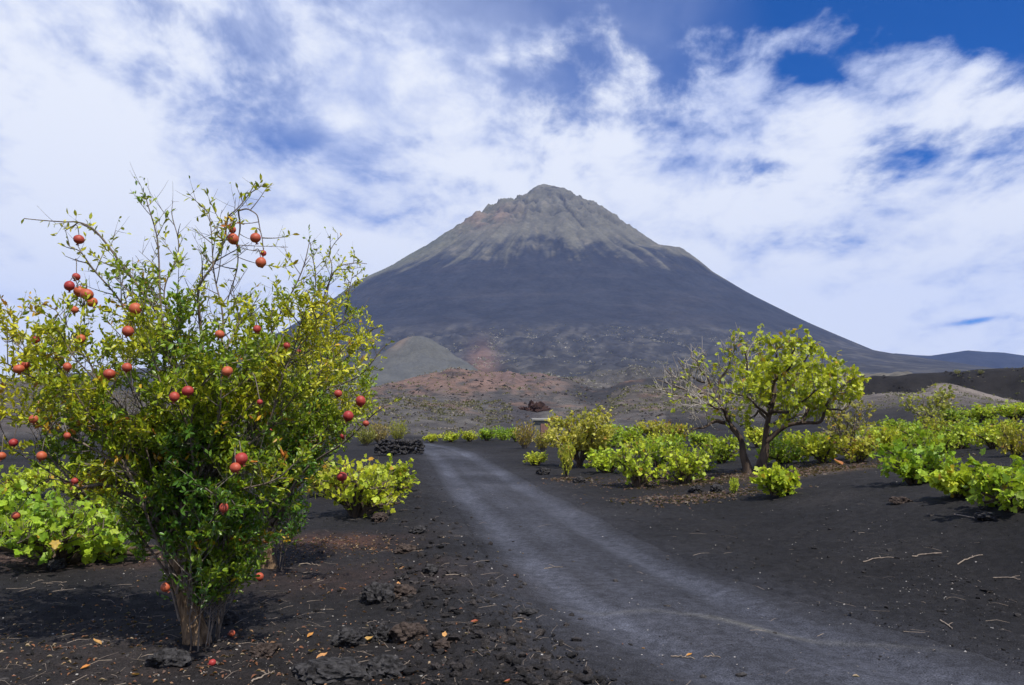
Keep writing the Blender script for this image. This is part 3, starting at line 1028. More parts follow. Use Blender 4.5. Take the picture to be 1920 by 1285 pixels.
def fruit(root, pos, r, tilt, name='fruit'):
    o = link(name, FRUIT_ME, root)
    base = np.array(root.location) if root is not None else np.zeros(3)
    o.location = pos - base
    o.rotation_euler = tilt
    o.scale = (r * (1 + .07 * math.sin(pos[0] * 91)), r * (1 - .06 * math.sin(pos[2] * 83)), r * (.93 + .07 * math.cos(pos[0] * 57)))
    c = link('calyx', CALYX_ME, o)
    return o


def pome_color(seed, cpx, wide):
    def f(P, n):
        rg_ = np.random.default_rng(seed)
        px, py = to_pix(P[:, 0], P[:, 1], P[:, 2])
        k = fbm(P[:, 0] * 2.3 + P[:, 1], P[:, 2] * 2.3, 3, seed)
        k2 = fbm(P[:, 0] * 5 - P[:, 1] * 2, P[:, 2] * 5, 2, seed + 3)
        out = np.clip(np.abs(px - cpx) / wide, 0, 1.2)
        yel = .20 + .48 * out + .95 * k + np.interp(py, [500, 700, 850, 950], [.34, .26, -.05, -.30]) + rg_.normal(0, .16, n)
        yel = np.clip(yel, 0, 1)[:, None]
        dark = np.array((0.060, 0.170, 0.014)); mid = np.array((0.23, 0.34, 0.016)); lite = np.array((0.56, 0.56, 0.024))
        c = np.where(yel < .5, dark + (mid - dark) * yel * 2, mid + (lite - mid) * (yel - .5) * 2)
        gold = (k2 + rg_.normal(0, .12, n) > .50)
        c[gold] = np.array((0.55, 0.36, 0.02)) * rg_.uniform(.7, 1.15, (gold.sum(), 1))
        ora = (k2 + rg_.normal(0, .14, n) > .68)
        c[ora] = np.array((0.50, 0.20, 0.03))
        return c * rg_.uniform(.75, 1.25, (n, 1))
    return f


def px_env(prof_, Y0, dep, cx):
    py_, l_, r_ = np.array(prof_, float).T
    o = np.argsort(py_)
    py_, l_, r_ = py_[o], l_[o], r_[o]
    def env(P):
        px, py = to_pix(P[:, 0], P[:, 1], P[:, 2])
        l, r = np.interp(py, py_, l_), np.interp(py, py_, r_)
        c, h = (l + r) / 2, (r - l) / 2
        q = np.clip(1 - ((px - c) / np.maximum(h, 1)) ** 2, 0, 1)
        return (px > l) & (px < r) & (np.abs(P[:, 1] - Y0) < dep * (.25 + .75 * np.sqrt(q)) * np.interp(py, [400, 600, 900, 1050, 1150], [.5, .9, 1, .7, .35])) & (py > py_[0]) & (py < py_[-1])
    return env


def pomegranate(seed, base_px, trunk, stems_px, envprof, dep, label, fruits, n_auto, n_suck, nparts, cpx, wide, densf, thick=1.0):
    rg_ = np.random.default_rng(seed)
    B = ground_at(*base_px)
    root = empty('pomegranate_tree', B)
    tag(root, label, 'tree', 'pomegranate trees left of the track')
    Y0 = B[1]
    env = px_env(envprof, Y0, dep, cpx)
    # trunk
    tp = spline([at(px, py, Y0 + o) for px, py, o in trunk['pts']], 22)
    tp[0][2] = B[2] - 0.06
    ph = rg_.uniform(0, 6)
    def flute(t, a):
        return 1 + .22 * np.sin(3 * a + ph + 2.2 * t) + .15 * np.sin(5 * a - 3 * t + 1) + .06 * np.sin(8 * a + 6 * t) + 0.24 * np.exp(-t * 9) * (1 + .5 * np.sin(4 * a + ph)) + .05 * np.sin(11 * a + 17 * t)
    V_, Q_ = tube(tp, np.interp(np.linspace(0, 1, 22), [0, .25, .7, 1], trunk['r']), 22, flute)
    mesh('trunk', V_ - B, Q_, M['bark_old'], root, smooth=True)
    stems = []
    def add_stem(K, r0, r1, **kw):
        n = max(12, int(len(K) * 7))
        P = spline(K, n)
        wl = np.linalg.norm(P[-1] - P[0])
        t = np.linspace(0, 1, n)[:, None]
        P = P + .012 * wl * np.sin(t * np.pi) * np.sin(t * rg_.uniform(9, 16) + rg_.uniform(0, 6, 3))
        R_ = r0 + (r1 - r0) * np.linspace(0, 1, n) ** .5
        V_, Q_ = tube(P, R_ * thick, 7)
        mesh('branch', V_ - B, Q_, M['bark_grey'], root, smooth=True)
        stems.append(dict(P=P, **kw))
    top = tp[-1]
    for S in stems_px:
        K = [tp[rg_.integers(12, 20)] + rg_.normal(0, .02, 3)] if S.get('from_trunk', True) else []
        K += [at(px, py, Y0 + o) for px, py, o in S['p']]
        add_stem(K, S.get('r', .018), S.get('r1', .003), t0=S.get('t0', .2), sp=S.get('sp', 1.0))
    # more stems filling the crown
    tries = 0
    while len(stems) < len(stems_px) + n_auto and tries < 900:
        tries += 1
        py = rg_.uniform(envprof[0][0] + 220, envprof[-1][0] - 230)
        px = rg_.uniform(min(e[1] for e in envprof), max(e[2] for e in envprof))
        off = rg_.uniform(-dep, dep)
        tgt = at(px, py, Y0 + off)
        if not env(tgt[None])[0]:
            continue
        b0 = tp[rg_.integers(6, 20)] + np.array([rg_.normal(0, .03), rg_.normal(0, .05), 0])
        d = tgt - b0
        mid = b0 + d * np.array([.30, .30, .48]) + rg_.normal(0, .05, 3)
        m2 = b0 + d * np.array([.68, .68, .80]) + rg_.normal(0, .06, 3)
        add_stem([b0, mid, m2, tgt], rg_.uniform(.010, .018), .003, t0=.28)
    # suckers round the foot
    for k in range(n_suck):
        a = rg_.uniform(-1.3, 2.2); rr_ = rg_.uniform(.10, .22)
        b0 = B + np.array([rr_ * math.cos(a), rr_ * math.sin(a), -.02])
        hgt = rg_.uniform(.5, 1.15)
        P_ = [b0, b0 + np.array([math.cos(a) * .05, math.sin(a) * .05, hgt * .5]) + rg_.normal(0, .02, 3), b0 + np.array([math.cos(a) * .12, math.sin(a) * .12, hgt]) + rg_.normal(0, .05, 3)]
        add_stem(P_, .006, .002, t0=.12, sp=.9)
    g = Grown()
    grow(rg_, stems, g, sp=.055, sl=(.14, .48), twsp=.075, twl=(.05, .17), lsp=.018, up=.40, env=env)
    for s_ in stems:      # leaves straight on the stems too
        n = len(s_['P']); a = int(n * .45)
        g.P.append(s_['P'][a:]); g.T.append(unit(np.gradient(s_['P'], axis=0))[a:])
    nodes = np.concatenate(g.nodes + [s_['P'][8:] for s_ in stems])
    # fruit, each on its own stalk
    npx, npy = to_pix(nodes[:, 0], nodes[:, 1], nodes[:, 2])
    for (px, py, rp, off) in fruits:
        off = off * 1.15 - .05 if off < -.3 else off          # these hang on the outside of the crown
        c = at(px, py, Y0 + off)
        r = .93 * rp * (Y0 + off) / F * rg_.uniform(.86, 1.10)
        fruit(root, c, r, (rg_.normal(0, .22), rg_.normal(0, .30), rg_.uniform(0, 6.28)))
        topf = c + np.array([0, 0, r * .95])
        dist = np.linalg.norm(nodes - topf, axis=1) + 2.5 * np.maximum(nodes[:, 2] - topf[2] - .10, 0) + 1.0 * np.maximum(.05 - np.hypot(nodes[:, 0] - topf[0], nodes[:, 1] - topf[1]), 0)
        nd = nodes[np.argmin(dist)]
        dl = np.linalg.norm(nd - topf)
        midp = nd * .35 + topf * .65 + np.array([0, 0, .02 + .30 * dl])
        pth = spline([nd, midp, topf - np.array([0, 0, .005])], 9)
        V_, Q_ = tube(pth, np.linspace(.0040, .0028, 9), 5)
        g.P.append(pth[2:7]); g.T.append(unit(np.gradient(pth, axis=0))[2:7])
        g.tw.add(V_, Q_)
    tw = g.tw.build('twigs', M['bark_twig'], root, B, smooth=True)
    tw['kind'] = 'stuff'
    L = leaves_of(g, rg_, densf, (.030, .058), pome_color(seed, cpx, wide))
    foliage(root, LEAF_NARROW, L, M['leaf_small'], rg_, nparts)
    return root, len(L[0])


def dens_main(P):
    px, py = to_pix(P[:, 0], P[:, 1], P[:, 2])
    cl = fbm(P[:, 0] * 4.5 + P[:, 1] * 2, P[:, 2] * 4.5, 3, 5)
    base = np.interp(py, [380, 470, 540, 600, 680, 760, 1040, 1110, 1140], [.13, .20, .40, .62, .80, .92, .92, .60, 0.0])
    return np.clip(base * (1 + 2.9 * cl), 0, 1) * (1 - .5 * ((py < 560) & (cl < .02)))


MAIN_ENV = [(340, 240, 500), (400, 110, 520), (450, 100, 560), (520, 80, 640), (560, 20, 650), (600, -50, 670), (650, -95, 680), (700, -110, 680), (750, -100, 660), (800, -80, 620), (840, -20, 590),
            (870, 90, 585), (900, 170, 580), (940, 205, 565), (1000, 222, 545), (1050, 250, 520), (1100, 290, 450), (1160, 300, 430)]
MAIN_STEMS = [
    dict(p=[(318, 1010, -.02), (270, 945, -.1), (205, 915, -.2), (150, 912, -.28), (112, 880, -.32), (80, 835, -.35)], r=.030, r1=.006, t0=.3),
    dict(p=[(318, 960, .05), (250, 862, .0), (165, 790, -.1), (95, 725, -.15), (30, 690, -.2), (-30, 660, -.25)], r=.024, t0=.25),
    dict(p=[(322, 950, -.1), (225, 870, -.3), (130, 820, -.45), (40, 790, -.5), (-40, 770, -.5)], r=.018, t0=.35),
    dict(p=[(335, 900, .0), (338, 720, .0), (300, 610, -.05), (240, 510, -.1), (195, 445, -.1), (150, 424, -.1), (112, 414, -.1), (45, 410, -.1)], r=.022, t0=.3, sp=1.7),
    dict(p=[(330, 860, .1), (290, 690, .1), (225, 575, .1), (180, 510, .05), (160, 480, .0), (130, 462, 0)], r=.018, t0=.3, sp=1.3),
    dict(p=[(345, 880, .1), (372, 700, .05), (382, 560, .0), (396, 490, .0), (420, 425, .0), (447, 395, .0), (478, 344, .0)], r=.024, t0=.3, sp=1.5),
    dict(p=[(447, 395, .0), (468, 393, -.02), (483, 408, -.03), (490, 440, -.04), (494, 470, -.04)], from_trunk=False, r=.007, r1=.003, t0=.1, sp=2.2),
    dict(p=[(447, 395, .0), (449, 430, .05), (446, 470, .05), (440, 520, .08), (425, 570, .1)], from_trunk=False, r=.007, r1=.004, t0=.1, sp=1.6),
    dict(p=[(350, 850, -.1), (325, 680, -.1), (308, 560, -.1), (292, 470, -.08), (284, 420, -.08), (272, 362, -.08)], r=.018, t0=.3, sp=1.4),
    dict(p=[(365, 880, -.2), (398, 700, -.2), (412, 580, -.15), (405, 500, -.1), (392, 400, -.1)], r=.017, t0=.3, sp=1.4),
    dict(p=[(350, 900, .25), (330, 640, .3), (318, 540, .3), (330, 470, .3), (322, 400, .3)], r=.014, t0=.35, sp=1.6),
    dict(p=[(380, 900, .15), (460, 720, .25), (520, 600, .3), (560, 530, .3), (580, 455, .3)], r=.020, t0=.3),
    dict(p=[(380, 930, -.05), (455, 850, -.2), (510, 760, -.3), (560, 660, -.35), (600, 590, -.35)], r=.020, t0=.25),
    dict(p=[(390, 960, -.15), (460, 920, -.35), (540, 880, -.45), (600, 830, -.5)], r=.017, t0=.3),
    dict(p=[(352, 800, .0), (300, 640, -.3), (250, 560, -.4), (215, 520, -.4)], r=.014, t0=.3),
    dict(p=[(356, 880, -.25), (330, 760, -.5), (290, 680, -.6), (262, 600, -.55)], r=.014, t0=.3),
    dict(p=[(372, 890, -.25), (410, 760, -.55), (430, 660, -.6), (452, 590, -.5)], r=.014, t0=.3),
]
MAIN_FRUIT = [(148, 449, 11.5, -.12), (143, 519, 9.5, -.15), (130, 536, 11.5, -.2), (150, 547, 11.5, -.12), (163, 552, 12, -.25), (173, 567, 9.5, -.1), (140, 581, 8, -.2),
              (254, 579, 13, -.45), (436, 431, 8, .0), (437, 448, 11.5, -.05), (479, 446, 11.5, -.05), (494, 475, 6, -.04), (489, 492, 11.5, -.06), (67, 637, 8.5, -.4), (152, 635, 9.5, -.45),
              (240, 621, 10, -.55), (48, 684, 9.5, -.4), (35, 692, 10, -.45), (126, 688, 10, -.55), (238, 689, 10.5, -.68), (205, 701, 12, -.6), (327, 744, 10, -.74), (352, 733, 11.5, -.72),
              (63, 786, 9, -.5), (126, 817, 6.5, -.6), (25, 830, 9.5, -.45), (3, 855, 9.5, -.45), (78, 855, 11, -.5), (140, 902, 7.5, -.4), (30, 967, 9.5, -.2), (310, 1101, 9, -.2),
              (412, 627, 9, -.55), (482, 617, 9, -.45), (426, 696, 10.5, -.72), (538, 648, 7, -.45), (452, 860, 12.5, -.80), (441, 877, 12, -.84), (420, 952, 10.5, -.62), (487, 754, 6, -.7)]
main_tree, n1 = pomegranate(21, (362, 1204), dict(pts=[(366, 1210, 0), (358, 1165, 0), (348, 1120, 0), (338, 1075, .0), (345, 1015, .02)], r=[.074, .066, .062, .050]),
                            MAIN_STEMS, MAIN_ENV, .92, 'large bushy pomegranate tree hung with red fruit beside the track', MAIN_FRUIT, 38, 15, 300, 330, 330, dens_main)


def dens_second(P):
    px, py = to_pix(P[:, 0], P[:, 1], P[:, 2])
    cl = fbm(P[:, 0] * 3.6 + P[:, 1] * 2, P[:, 2] * 3.6, 3, 8)
    base = np.interp(py, [440, 520, 580, 680, 960, 1020, 1060], [.12, .42, .66, .75, .75, .35, 0.0])
    return np.clip(base * (1 + 1.6 * cl), 0, 1)


SEC_ENV = [(440, 570, 650), (505, 540, 685), (560, 500, 680), (620, 470, 715), (680, 450, 715), (740, 450, 700), (800, 450, 680), (860, 440, 625), (920, 440, 590), (980, 450, 565), (1050, 470, 545)]
SEC_STEMS = [
    dict(p=[(520, 980, 0), (560, 850, 0), (600, 720, 0), (640, 600, 0), (660, 520, 0)], r=.028, t0=.3),
    dict(p=[(525, 960, -.1), (580, 880, -.6), (640, 825, -1.0), (700, 778, -1.2), (745, 752, -1.25)], r=.024, t0=.35, sp=1.6),
    dict(p=[(515, 940, .1), (560, 780, .2), (640, 680, .2), (690, 625, .1), (716, 612, .1)], r=.020, t0=.35),
    dict(p=[(510, 930, 0), (575, 760, -.2), (670, 700, -.4), (715, 660, -.5), (732, 642, -.5)], r=.018, t0=.3, sp=1.3),
    dict(p=[(505, 900, .1), (540, 700, .2), (575, 590, .2), (590, 505, .2), (582, 455, .2)], r=.020, t0=.3, sp=1.2),
    dict(p=[(505, 900, .0), (580, 680, .1), (612, 560, .1), (632, 500, .1), (660, 494, .1), (688, 495, .1)], r=.018, t0=.35, sp=1.8),
    dict(p=[(612, 560, .1), (622, 500, .1), (618, 470, .1), (642, 440, .1)], from_trunk=False, r=.008, t0=.3, sp=2.5),
]
SEC_FRUIT = [(641, 894, 10, -.7), (653, 780, 10.5, -1.1), (676, 752, 10.5, -1.1), (686, 794, 7, -1.1), (634, 738, 7.5, -.7), (643, 818, 6, -.8), (505, 808, 5, -.9), (560, 660, 6, -.8)]
second_tree, n2 = pomegranate(33, (505, 1064), dict(pts=[(505, 1070, 0), (500, 1040, 0), (496, 1010, 0), (500, 980, 0), (506, 940, .02)], r=[.085, .06, .05, .04]),
                              SEC_STEMS, SEC_ENV, 1.05, 'slimmer yellowing pomegranate tree just behind the large one', SEC_FRUIT, 24, 5, 120, 520, 260, dens_second, 1.1)
print('pomegranate leaves', n1, n2)

# fallen fruit
for (px, py, rp, lab) in ((486, 1081, 8, 'fallen pomegranate on the sand right of the pomegranate suckers'), (435, 1187, 6, 'split orange fallen pomegranate at the foot of the large tree'),
                          (398, 1242, 6.5, 'small red fallen pomegranate in front of the trunk')):
    b = ground_at(px, py + rp)
    r = rp * b[1] / F
    fo_ = fruit(None, b + np.array([0, 0, r * .85]), r, (1.3, .4, px), 'fallen_pomegranate')
    tag(fo_, lab, 'fruit', 'fallen pomegranates')


# ---- fig trees
def broad_color(seed, lo, hi, gold=.0, brown=.0):
    def f(P, n):
        rg_ = np.random.default_rng(seed)
        k = fbm(P[:, 0] * 1.7 + P[:, 1], P[:, 2] * 2.0 + P[:, 1] * .6, 3, seed)
        t = np.clip(.5 + .95 * k + rg_.normal(0, .2, n), 0, 1)[:, None]
        c = np.array(lo) * (1 - t) + np.array(hi) * t
        if gold:
            m = rg_.random(n) < gold
            c[m] = np.array((0.50, 0.30, 0.03))
        if brown:
            m = rg_.random(n) < brown
            c[m] = np.array((0.33, 0.15, 0.06))
        return c * rg_.uniform(.75, 1.25, (n, 1))
    return f


def fig_tree(seed, base_px, limbs, label, dens, env, size, colf, barks, growkw, nparts=0, name='fig_tree', group=None, leaf_T=LEAF_BROAD):
    rg_ = np.random.default_rng(seed)
    B = ground_at(*base_px)
    Y0 = B[1]
    root = empty(name, B)
    tag(root, label, 'tree', group)
    stems = []
    for S in limbs:
        K = np.array([at(px, py, Y0 + o) for px, py, o in S['p']])
        n = len(K) * 7
        P = spline(K, n)
        if S.get('ground'):
            P[:, 2] -= .05 * np.linspace(1, 0, n)
        t = np.linspace(0, 1, n)[:, None]
        P = P + .03 * np.sin(t * np.pi) * np.sin(t * rg_.uniform(9, 18, 3) + rg_.uniform(0, 6, 3))
        R_ = S['r'] + (S['r1'] - S['r']) * np.linspace(0, 1, n) ** .8
        if S.get('ground'):
            R_ = R_ * (1 + .5 * np.exp(-np.linspace(0, 1, n) * 14))
        ph = rg_.uniform(0, 6)
        V_, Q_ = tube(P, R_, 9, lambda tt, aa_: 1 + .10 * np.sin(2 * aa_ + 9 * tt + ph) + .07 * np.sin(3 * aa_ - 14 * tt))
        mesh('trunk' if S.get('ground') else 'branch', V_ - B, Q_, M[S.get('m', barks)], root, smooth=True)
        if not S.get('bare_limb'):
            stems.append(dict(P=P, t0=S.get('t0', .3), sp=S.get('sp', 1)))
    g = Grown()
    grow(rg_, stems, g, env=env, **growkw)
    tw = g.tw.build('twigs', M['bark_pale'], root, B, smooth=True)
    tw['kind'] = 'stuff'
    L = leaves_of(g, rg_, dens, size, colf, droop=.25, pairs=1)
    foliage(root, leaf_T, L, M['leaf_broad'], rg_, nparts)
    print(name, len(L[0]))
    return root


FIGENV = px_env([(625, 1370, 1520), (660, 1300, 1560), (690, 1255, 1600), (720, 1232, 1635), (750, 1240, 1600), (775, 1260, 1570), (800, 1290, 1500), (815, 1300, 1420)], 0, 99, 0)
def fig_env(P):
    px, py = to_pix(P[:, 0], P[:, 1], P[:, 2])
    l = np.interp(py, [625, 660, 690, 720, 750, 775, 800, 815], [1370, 1300, 1255, 1228, 1235, 1255, 1290, 1310])
    r = np.interp(py, [625, 660, 690, 720, 750, 775, 800, 815], [1520, 1560, 1590, 1635, 1600, 1560, 1500, 1420])
    return (px > l) & (px < r) & (py > 625) & (py < 818)
def fig_dens(P):
    px, py = to_pix(P[:, 0], P[:, 1], P[:, 2])
    cl = fbm(P[:, 0] * 1.6, P[:, 2] * 1.8 + P[:, 1], 3, 15)
    b = np.interp(px, [1240, 1310, 1350, 1400, 1440, 1640], [.03, .05, .12, .40, .66, .72]) * np.interp(py, [640, 775, 800, 815], [1, 1, .7, .2])
    return np.clip(b * (1 + 1.5 * cl), 0, 1)
FIG_LIMBS = [
    dict(p=[(1403, 887, 0), (1396, 852, 0), (1386, 820, 0), (1367, 792, 0), (1362, 772, .1), (1345, 750, .2)], r=.095, r1=.04, t0=.6, ground=1),
    dict(p=[(1424, 884, .05), (1432, 850, .05), (1437, 815, 0), (1442, 780, 0), (1449, 740, .1), (1453, 705, .1), (1456, 675, .1), (1452, 650, .1)], r=.105, r1=.018, t0=.4, ground=1),
    dict(p=[(1368, 794, 0), (1345, 791, -.2), (1320, 800, -.4), (1296, 806, -.5)], r=.055, r1=.018, t0=.5),
    dict(p=[(1350, 755, .2), (1325, 738, .1), (1292, 732, .0), (1258, 722, -.1), (1232, 712, -.1)], r=.045, r1=.010, t0=.2, m='bark_grey'),
    dict(p=[(1350, 758, .2), (1335, 725, .5), (1308, 712, .7), (1282, 692, .8), (1272, 676, .8)], r=.04, r1=.010, t0=.2, m='bark_grey'),
    dict(p=[(1318, 736, .1), (1290, 715, .3), (1262, 705, .5), (1245, 690, .6)], r=.025, r1=.008, t0=.1, m='bark_grey'),
    dict(p=[(1330, 742, .15), (1300, 745, -.4), (1268, 742, -.7), (1242, 730, -.8)], r=.025, r1=.008, t0=.1, m='bark_grey'),
    dict(p=[(1335, 728, .4), (1318, 695, .2), (1300, 675, .1), (1296, 660, .1)], r=.025, r1=.008, t0=.1, m='bark_grey'),
    dict(p=[(1346, 752, .2), (1352, 712, .3), (1372, 672, .3), (1378, 640, .3)], r=.04, r1=.010, t0=.2),
    dict(p=[(1437, 828, 0), (1456, 812, -.1), (1480, 799, -.3), (1512, 793, -.5), (1536, 788, -.6), (1549, 766, -.7), (1566, 742, -.8), (1592, 714, -.9), (1622, 704, -.9)], r=.065, r1=.012, t0=.35),
    dict(p=[(1502, 794, -.45), (1520, 760, -.2), (1545, 715, 0), (1560, 688, .2)], r=.045, r1=.012, t0=.3),
    dict(p=[(1449, 745, .1), (1480, 715, .4), (1505, 685, .6), (1520, 655, .7)], r=.05, r1=.012, t0=.25),
    dict(p=[(1446, 760, .05), (1420, 728, -.4), (1402, 690, -.7), (1396, 655, -.8)], r=.05, r1=.012, t0=.25),
    dict(p=[(1444, 772, .0), (1470, 772, -.6), (1500, 760, -1.0), (1530, 730, -1.3)], r=.05, r1=.012, t0=.25),
    dict(p=[(1440, 790, .0), (1424, 772, .3), (1404, 786, .5), (1388, 800, .6)], r=.04, r1=.012, t0=.5),
    dict(p=[(1446, 755, .1), (1475, 735, .8), (1510, 720, 1.2), (1545, 705, 1.4)], r=.045, r1=.012, t0=.3),
    dict(p=[(1452, 720, .1), (1435, 690, .6), (1425, 660, .9), (1420, 640, .9)], r=.035, r1=.010, t0=.3),
    dict(p=[(1440, 800, 0), (1470, 788, .6), (1510, 778, 1.0), (1550, 772, 1.2)], r=.035, r1=.010, t0=.3),
    dict(p=[(1366, 790, 0), (1352, 768, -.6), (1330, 760, -1.0), (1300, 755, -1.2)], r=.035, r1=.010, t0=.3),
    dict(p=[(1440, 780, 0), (1420, 760, -.8), (1395, 745, -1.2), (1365, 735, -1.4)], r=.035, r1=.010, t0=.3),
    dict(p=[(1444, 765, 0), (1412, 745, .8), (1385, 715, 1.2), (1360, 690, 1.3)], r=.035, r1=.010, t0=.3),
    dict(p=[(1549, 766, -.7), (1575, 770, -.5), (1590, 760, -.4), (1605, 740, -.4)], r=.025, r1=.008, t0=.2),
    dict(p=[(1452, 715, .1), (1478, 690, -.6), (1488, 660, -.9), (1485, 640, -.9)], r=.035, r1=.010, t0=.3),
]
fig = fig_tree(51, (1412, 885), FIG_LIMBS, 'spreading fig tree with dark forked trunk and half bare left side', fig_dens, fig_env, (.075, .13),
               broad_color(52, (0.27, 0.36, 0.020), (0.60, 0.65, 0.038), .03, .012), 'bark_dark',
               dict(sp=.085, sl=(.25, .80), twsp=.13, twl=(.10, .35), lsp=.032, up=.55, r_shoot=.014, r_twig=.009), 250)


def bush_limbs(seed, bx_, by_, cx0, cx1, cy0, cy1, n, r, dep):
    rg_ = np.random.default_rng(seed)
    out = []
    for k in range(n):
        px = rg_.uniform(cx0, cx1); py = rg_.uniform(cy0, cy0 + (cy1 - cy0) * .7); o = rg_.uniform(-dep, dep)
        out.append(dict(p=[(bx_ + rg_.normal(0, 3), by_, 0), (bx_ + (px - bx_) * .3, by_ + (py - by_) * .42, o * .3), (bx_ + (px - bx_) * .7, by_ + (py - by_) * .72, o * .7), (px, py, o)],
                        r=r, r1=r * .2, t0=.3, ground=(k < 1)))
    return out


def box_env(x0, x1, y0, y1):
    def env(P):
        px, py = to_pix(P[:, 0], P[:, 1], P[:, 2])
        q = ((px - (x0 + x1) / 2) / ((x1 - x0) / 2)) ** 2 + ((py - (y0 + y1) / 2) / ((y1 - y0) / 2)) ** 2
        return q < 1.1
    return env


FG = 'fig trees on the black sand'
fig_tree(61, (1087, 876), bush_limbs(62, 1087, 874, 1014, 1160, 782, 862, 20, .035, 1.0), 'small pale leafed fig tree at the road edge before the hut',
         lambda P: np.full(len(P), .8), box_env(1004, 1166, 768, 864), (.06, .11), broad_color(63, (0.34, 0.36, 0.03), (0.66, 0.63, 0.09), .02), 'bark_dark',
         dict(sp=.08, sl=(.2, .55), twsp=.11, twl=(.08, .28), lsp=.035, up=.4, r_shoot=.008, r_twig=.004), 60, group=FG)
fig_tree(66, (1592, 862), bush_limbs(67, 1592, 858, 1535, 1650, 748, 840, 10, .035, .8), 'thin twiggy fig sapling behind the spreading fig tree',
         lambda P: np.full(len(P), .30), box_env(1525, 1660, 742, 862), (.06, .10), broad_color(68, (0.20, 0.21, 0.03), (0.46, 0.43, 0.07), .04), 'bark_grey',
         dict(sp=.09, sl=(.2, .55), twsp=.09, twl=(.08, .28), lsp=.04, up=.4, r_shoot=.009, r_twig=.004), group=FG)
fig_tree(71, (1738, 806), bush_limbs(72, 1738, 803, 1690, 1790, 732, 790, 10, .05, 1.0), 'rounded sparse fig bush among vines below the rubble mound',
         lambda P: np.full(len(P), .40), box_env(1680, 1800, 726, 808), (.10, .16), broad_color(73, (0.17, 0.20, 0.02), (0.42, 0.40, 0.06), .03), 'bark_grey',
         dict(sp=.12, sl=(.3, .8), twsp=.15, twl=(.12, .4), lsp=.06, up=.4, r_shoot=.012, r_twig=.006), group=FG)


# ---- grape vines: low untrained bushes
PAL = {'green': ((0.16, 0.30, 0.016), (0.42, 0.55, 0.030), .01, .003), 'lime': ((0.29, 0.40, 0.020), (0.60, 0.66, 0.040), .02, .006), 'olive': ((0.26, 0.29, 0.022), (0.52, 0.50, 0.04), .05, .03)}


def vine_parts(seed, ratio, leaf, tone, dens=1.0, trail=0):
    """unit height vine in local coordinates"""
    rg_ = np.random.default_rng(seed)
    wood = MB(); g = Grown(); stems = []
    hw = ratio / 2
    n = int(6 + 3 * ratio)
    for k in range(n + trail):
        a = 2 * math.pi * k / n + rg_.normal(0, .3)
        e = np.array([math.cos(a), math.sin(a), 0.0])
        R_ = hw * rg_.uniform(.55, 1.0) * (1.45 if k >= n else 1)
        z1 = rg_.uniform(.25, .75) if k < n else .18
        P = spline([e * .02 + np.array([0, 0, -.06]), e * R_ * .35 + UP * z1 * .45 + rg_.normal(0, .03, 3), e * R_ * .75 + UP * z1 * .9 + rg_.normal(0, .04, 3), e * R_ + UP * z1], 14)
        V_, Q_ = tube(P, np.linspace(.045, .010, 14), 6)
        wood.add(V_, Q_)
        stems.append(dict(P=P, t0=.15))
    def env(P):
        q = (P[:, 0] / (hw * 1.2)) ** 2 + (P[:, 1] / (hw * 1.2)) ** 2 + ((P[:, 2] - .42) / .62) ** 2
        return (q < 1.05) & (P[:, 2] > .02)
    grow(rg_, stems, g, sp=.075 / dens, sl=(.18, .55), twsp=.13, twl=(.08, .22), lsp=.055, up=.62, env=env, r_shoot=.008, r_twig=.004)
    lo, hi, gold, brown = PAL[tone]
    L = leaves_of(g, rg_, lambda P: np.clip(.75 + .6 * fbm(P[:, 0] * 3, P[:, 2] * 3 + P[:, 1], 2, seed), 0, 1), (leaf * .7, leaf * 1.15), broad_color(seed + 1, lo, hi, gold, brown), droop=.2, pairs=1)
    L[0][:, 2] = np.maximum(L[0][:, 2], .03)
    return wood, g.tw, L


VINE_KIT = {}
def vine_kit(tone, k):
    if (tone, k) not in VINE_KIT:
        wood, tw, L = vine_parts(100 + 17 * k + len(tone), 1.5 + .25 * (k % 3), .115, tone)
        V_, F_, C_ = leaf_batch(LEAF_BROAD, *L)
        VINE_KIT[(tone, k)] = (wood.build('stem', M['bark_dark'], data_only=True, smooth=True), tw.build('shoots', M['bark_grey'], data_only=True, smooth=True),
                               mesh('foliage', V_, F_, M['leaf_broad'], None, C_, True, data_only=True), 1.5 + .25 * (k % 3))
    return VINE_KIT[(tone, k)]


def vine(px, py, w, h, tone, label, group, near=0):
    """a vine standing at a pixel of the ground, w and h in photo pixels"""
    b = ground_at(px, py)
    hm_ = h * b[1] / F
    rg_ = np.random.default_rng(int(px * 7 + py * 13) % 100003)
    root = empty('grapevine', b - np.array([0, 0, .01]))
    tag(root, label, 'vine', group)
    if near:
        wood, tw, L = vine_parts(int(px + py), w / h * 1.05, .09 / hm_, tone, 1.15, 3)
        P, D, N, S, C = L
        wood.V = [v * hm_ for v in wood.V]; tw.V = [v * hm_ for v in tw.V]
        wood.build('stem', M['bark_dark'], root, smooth=True)
        t_ = tw.build('shoots', M['bark_grey'], root, smooth=True); t_['kind'] = 'stuff'
        foliage(root, LEAF_BROAD, (P * hm_ + np.array(root.location), D, N, S * hm_, C), M['leaf_broad'], rg_, near)
    else:
        k = int(rg_.integers(0, 3))
        me_s, me_t, me_f, ratio = vine_kit(tone, k)
        sx = (w / h) / ratio
        root.rotation_euler = (0, 0, rg_.uniform(0, 6.28))
        root.scale = (hm_ * sx, hm_ * sx, hm_)
        link('stem', me_s, root)
        t_ = link('shoots', me_t, root); t_['kind'] = 'stuff'
        f_ = link('foliage', me_f, root); f_['kind'] = 'stuff'
    return root


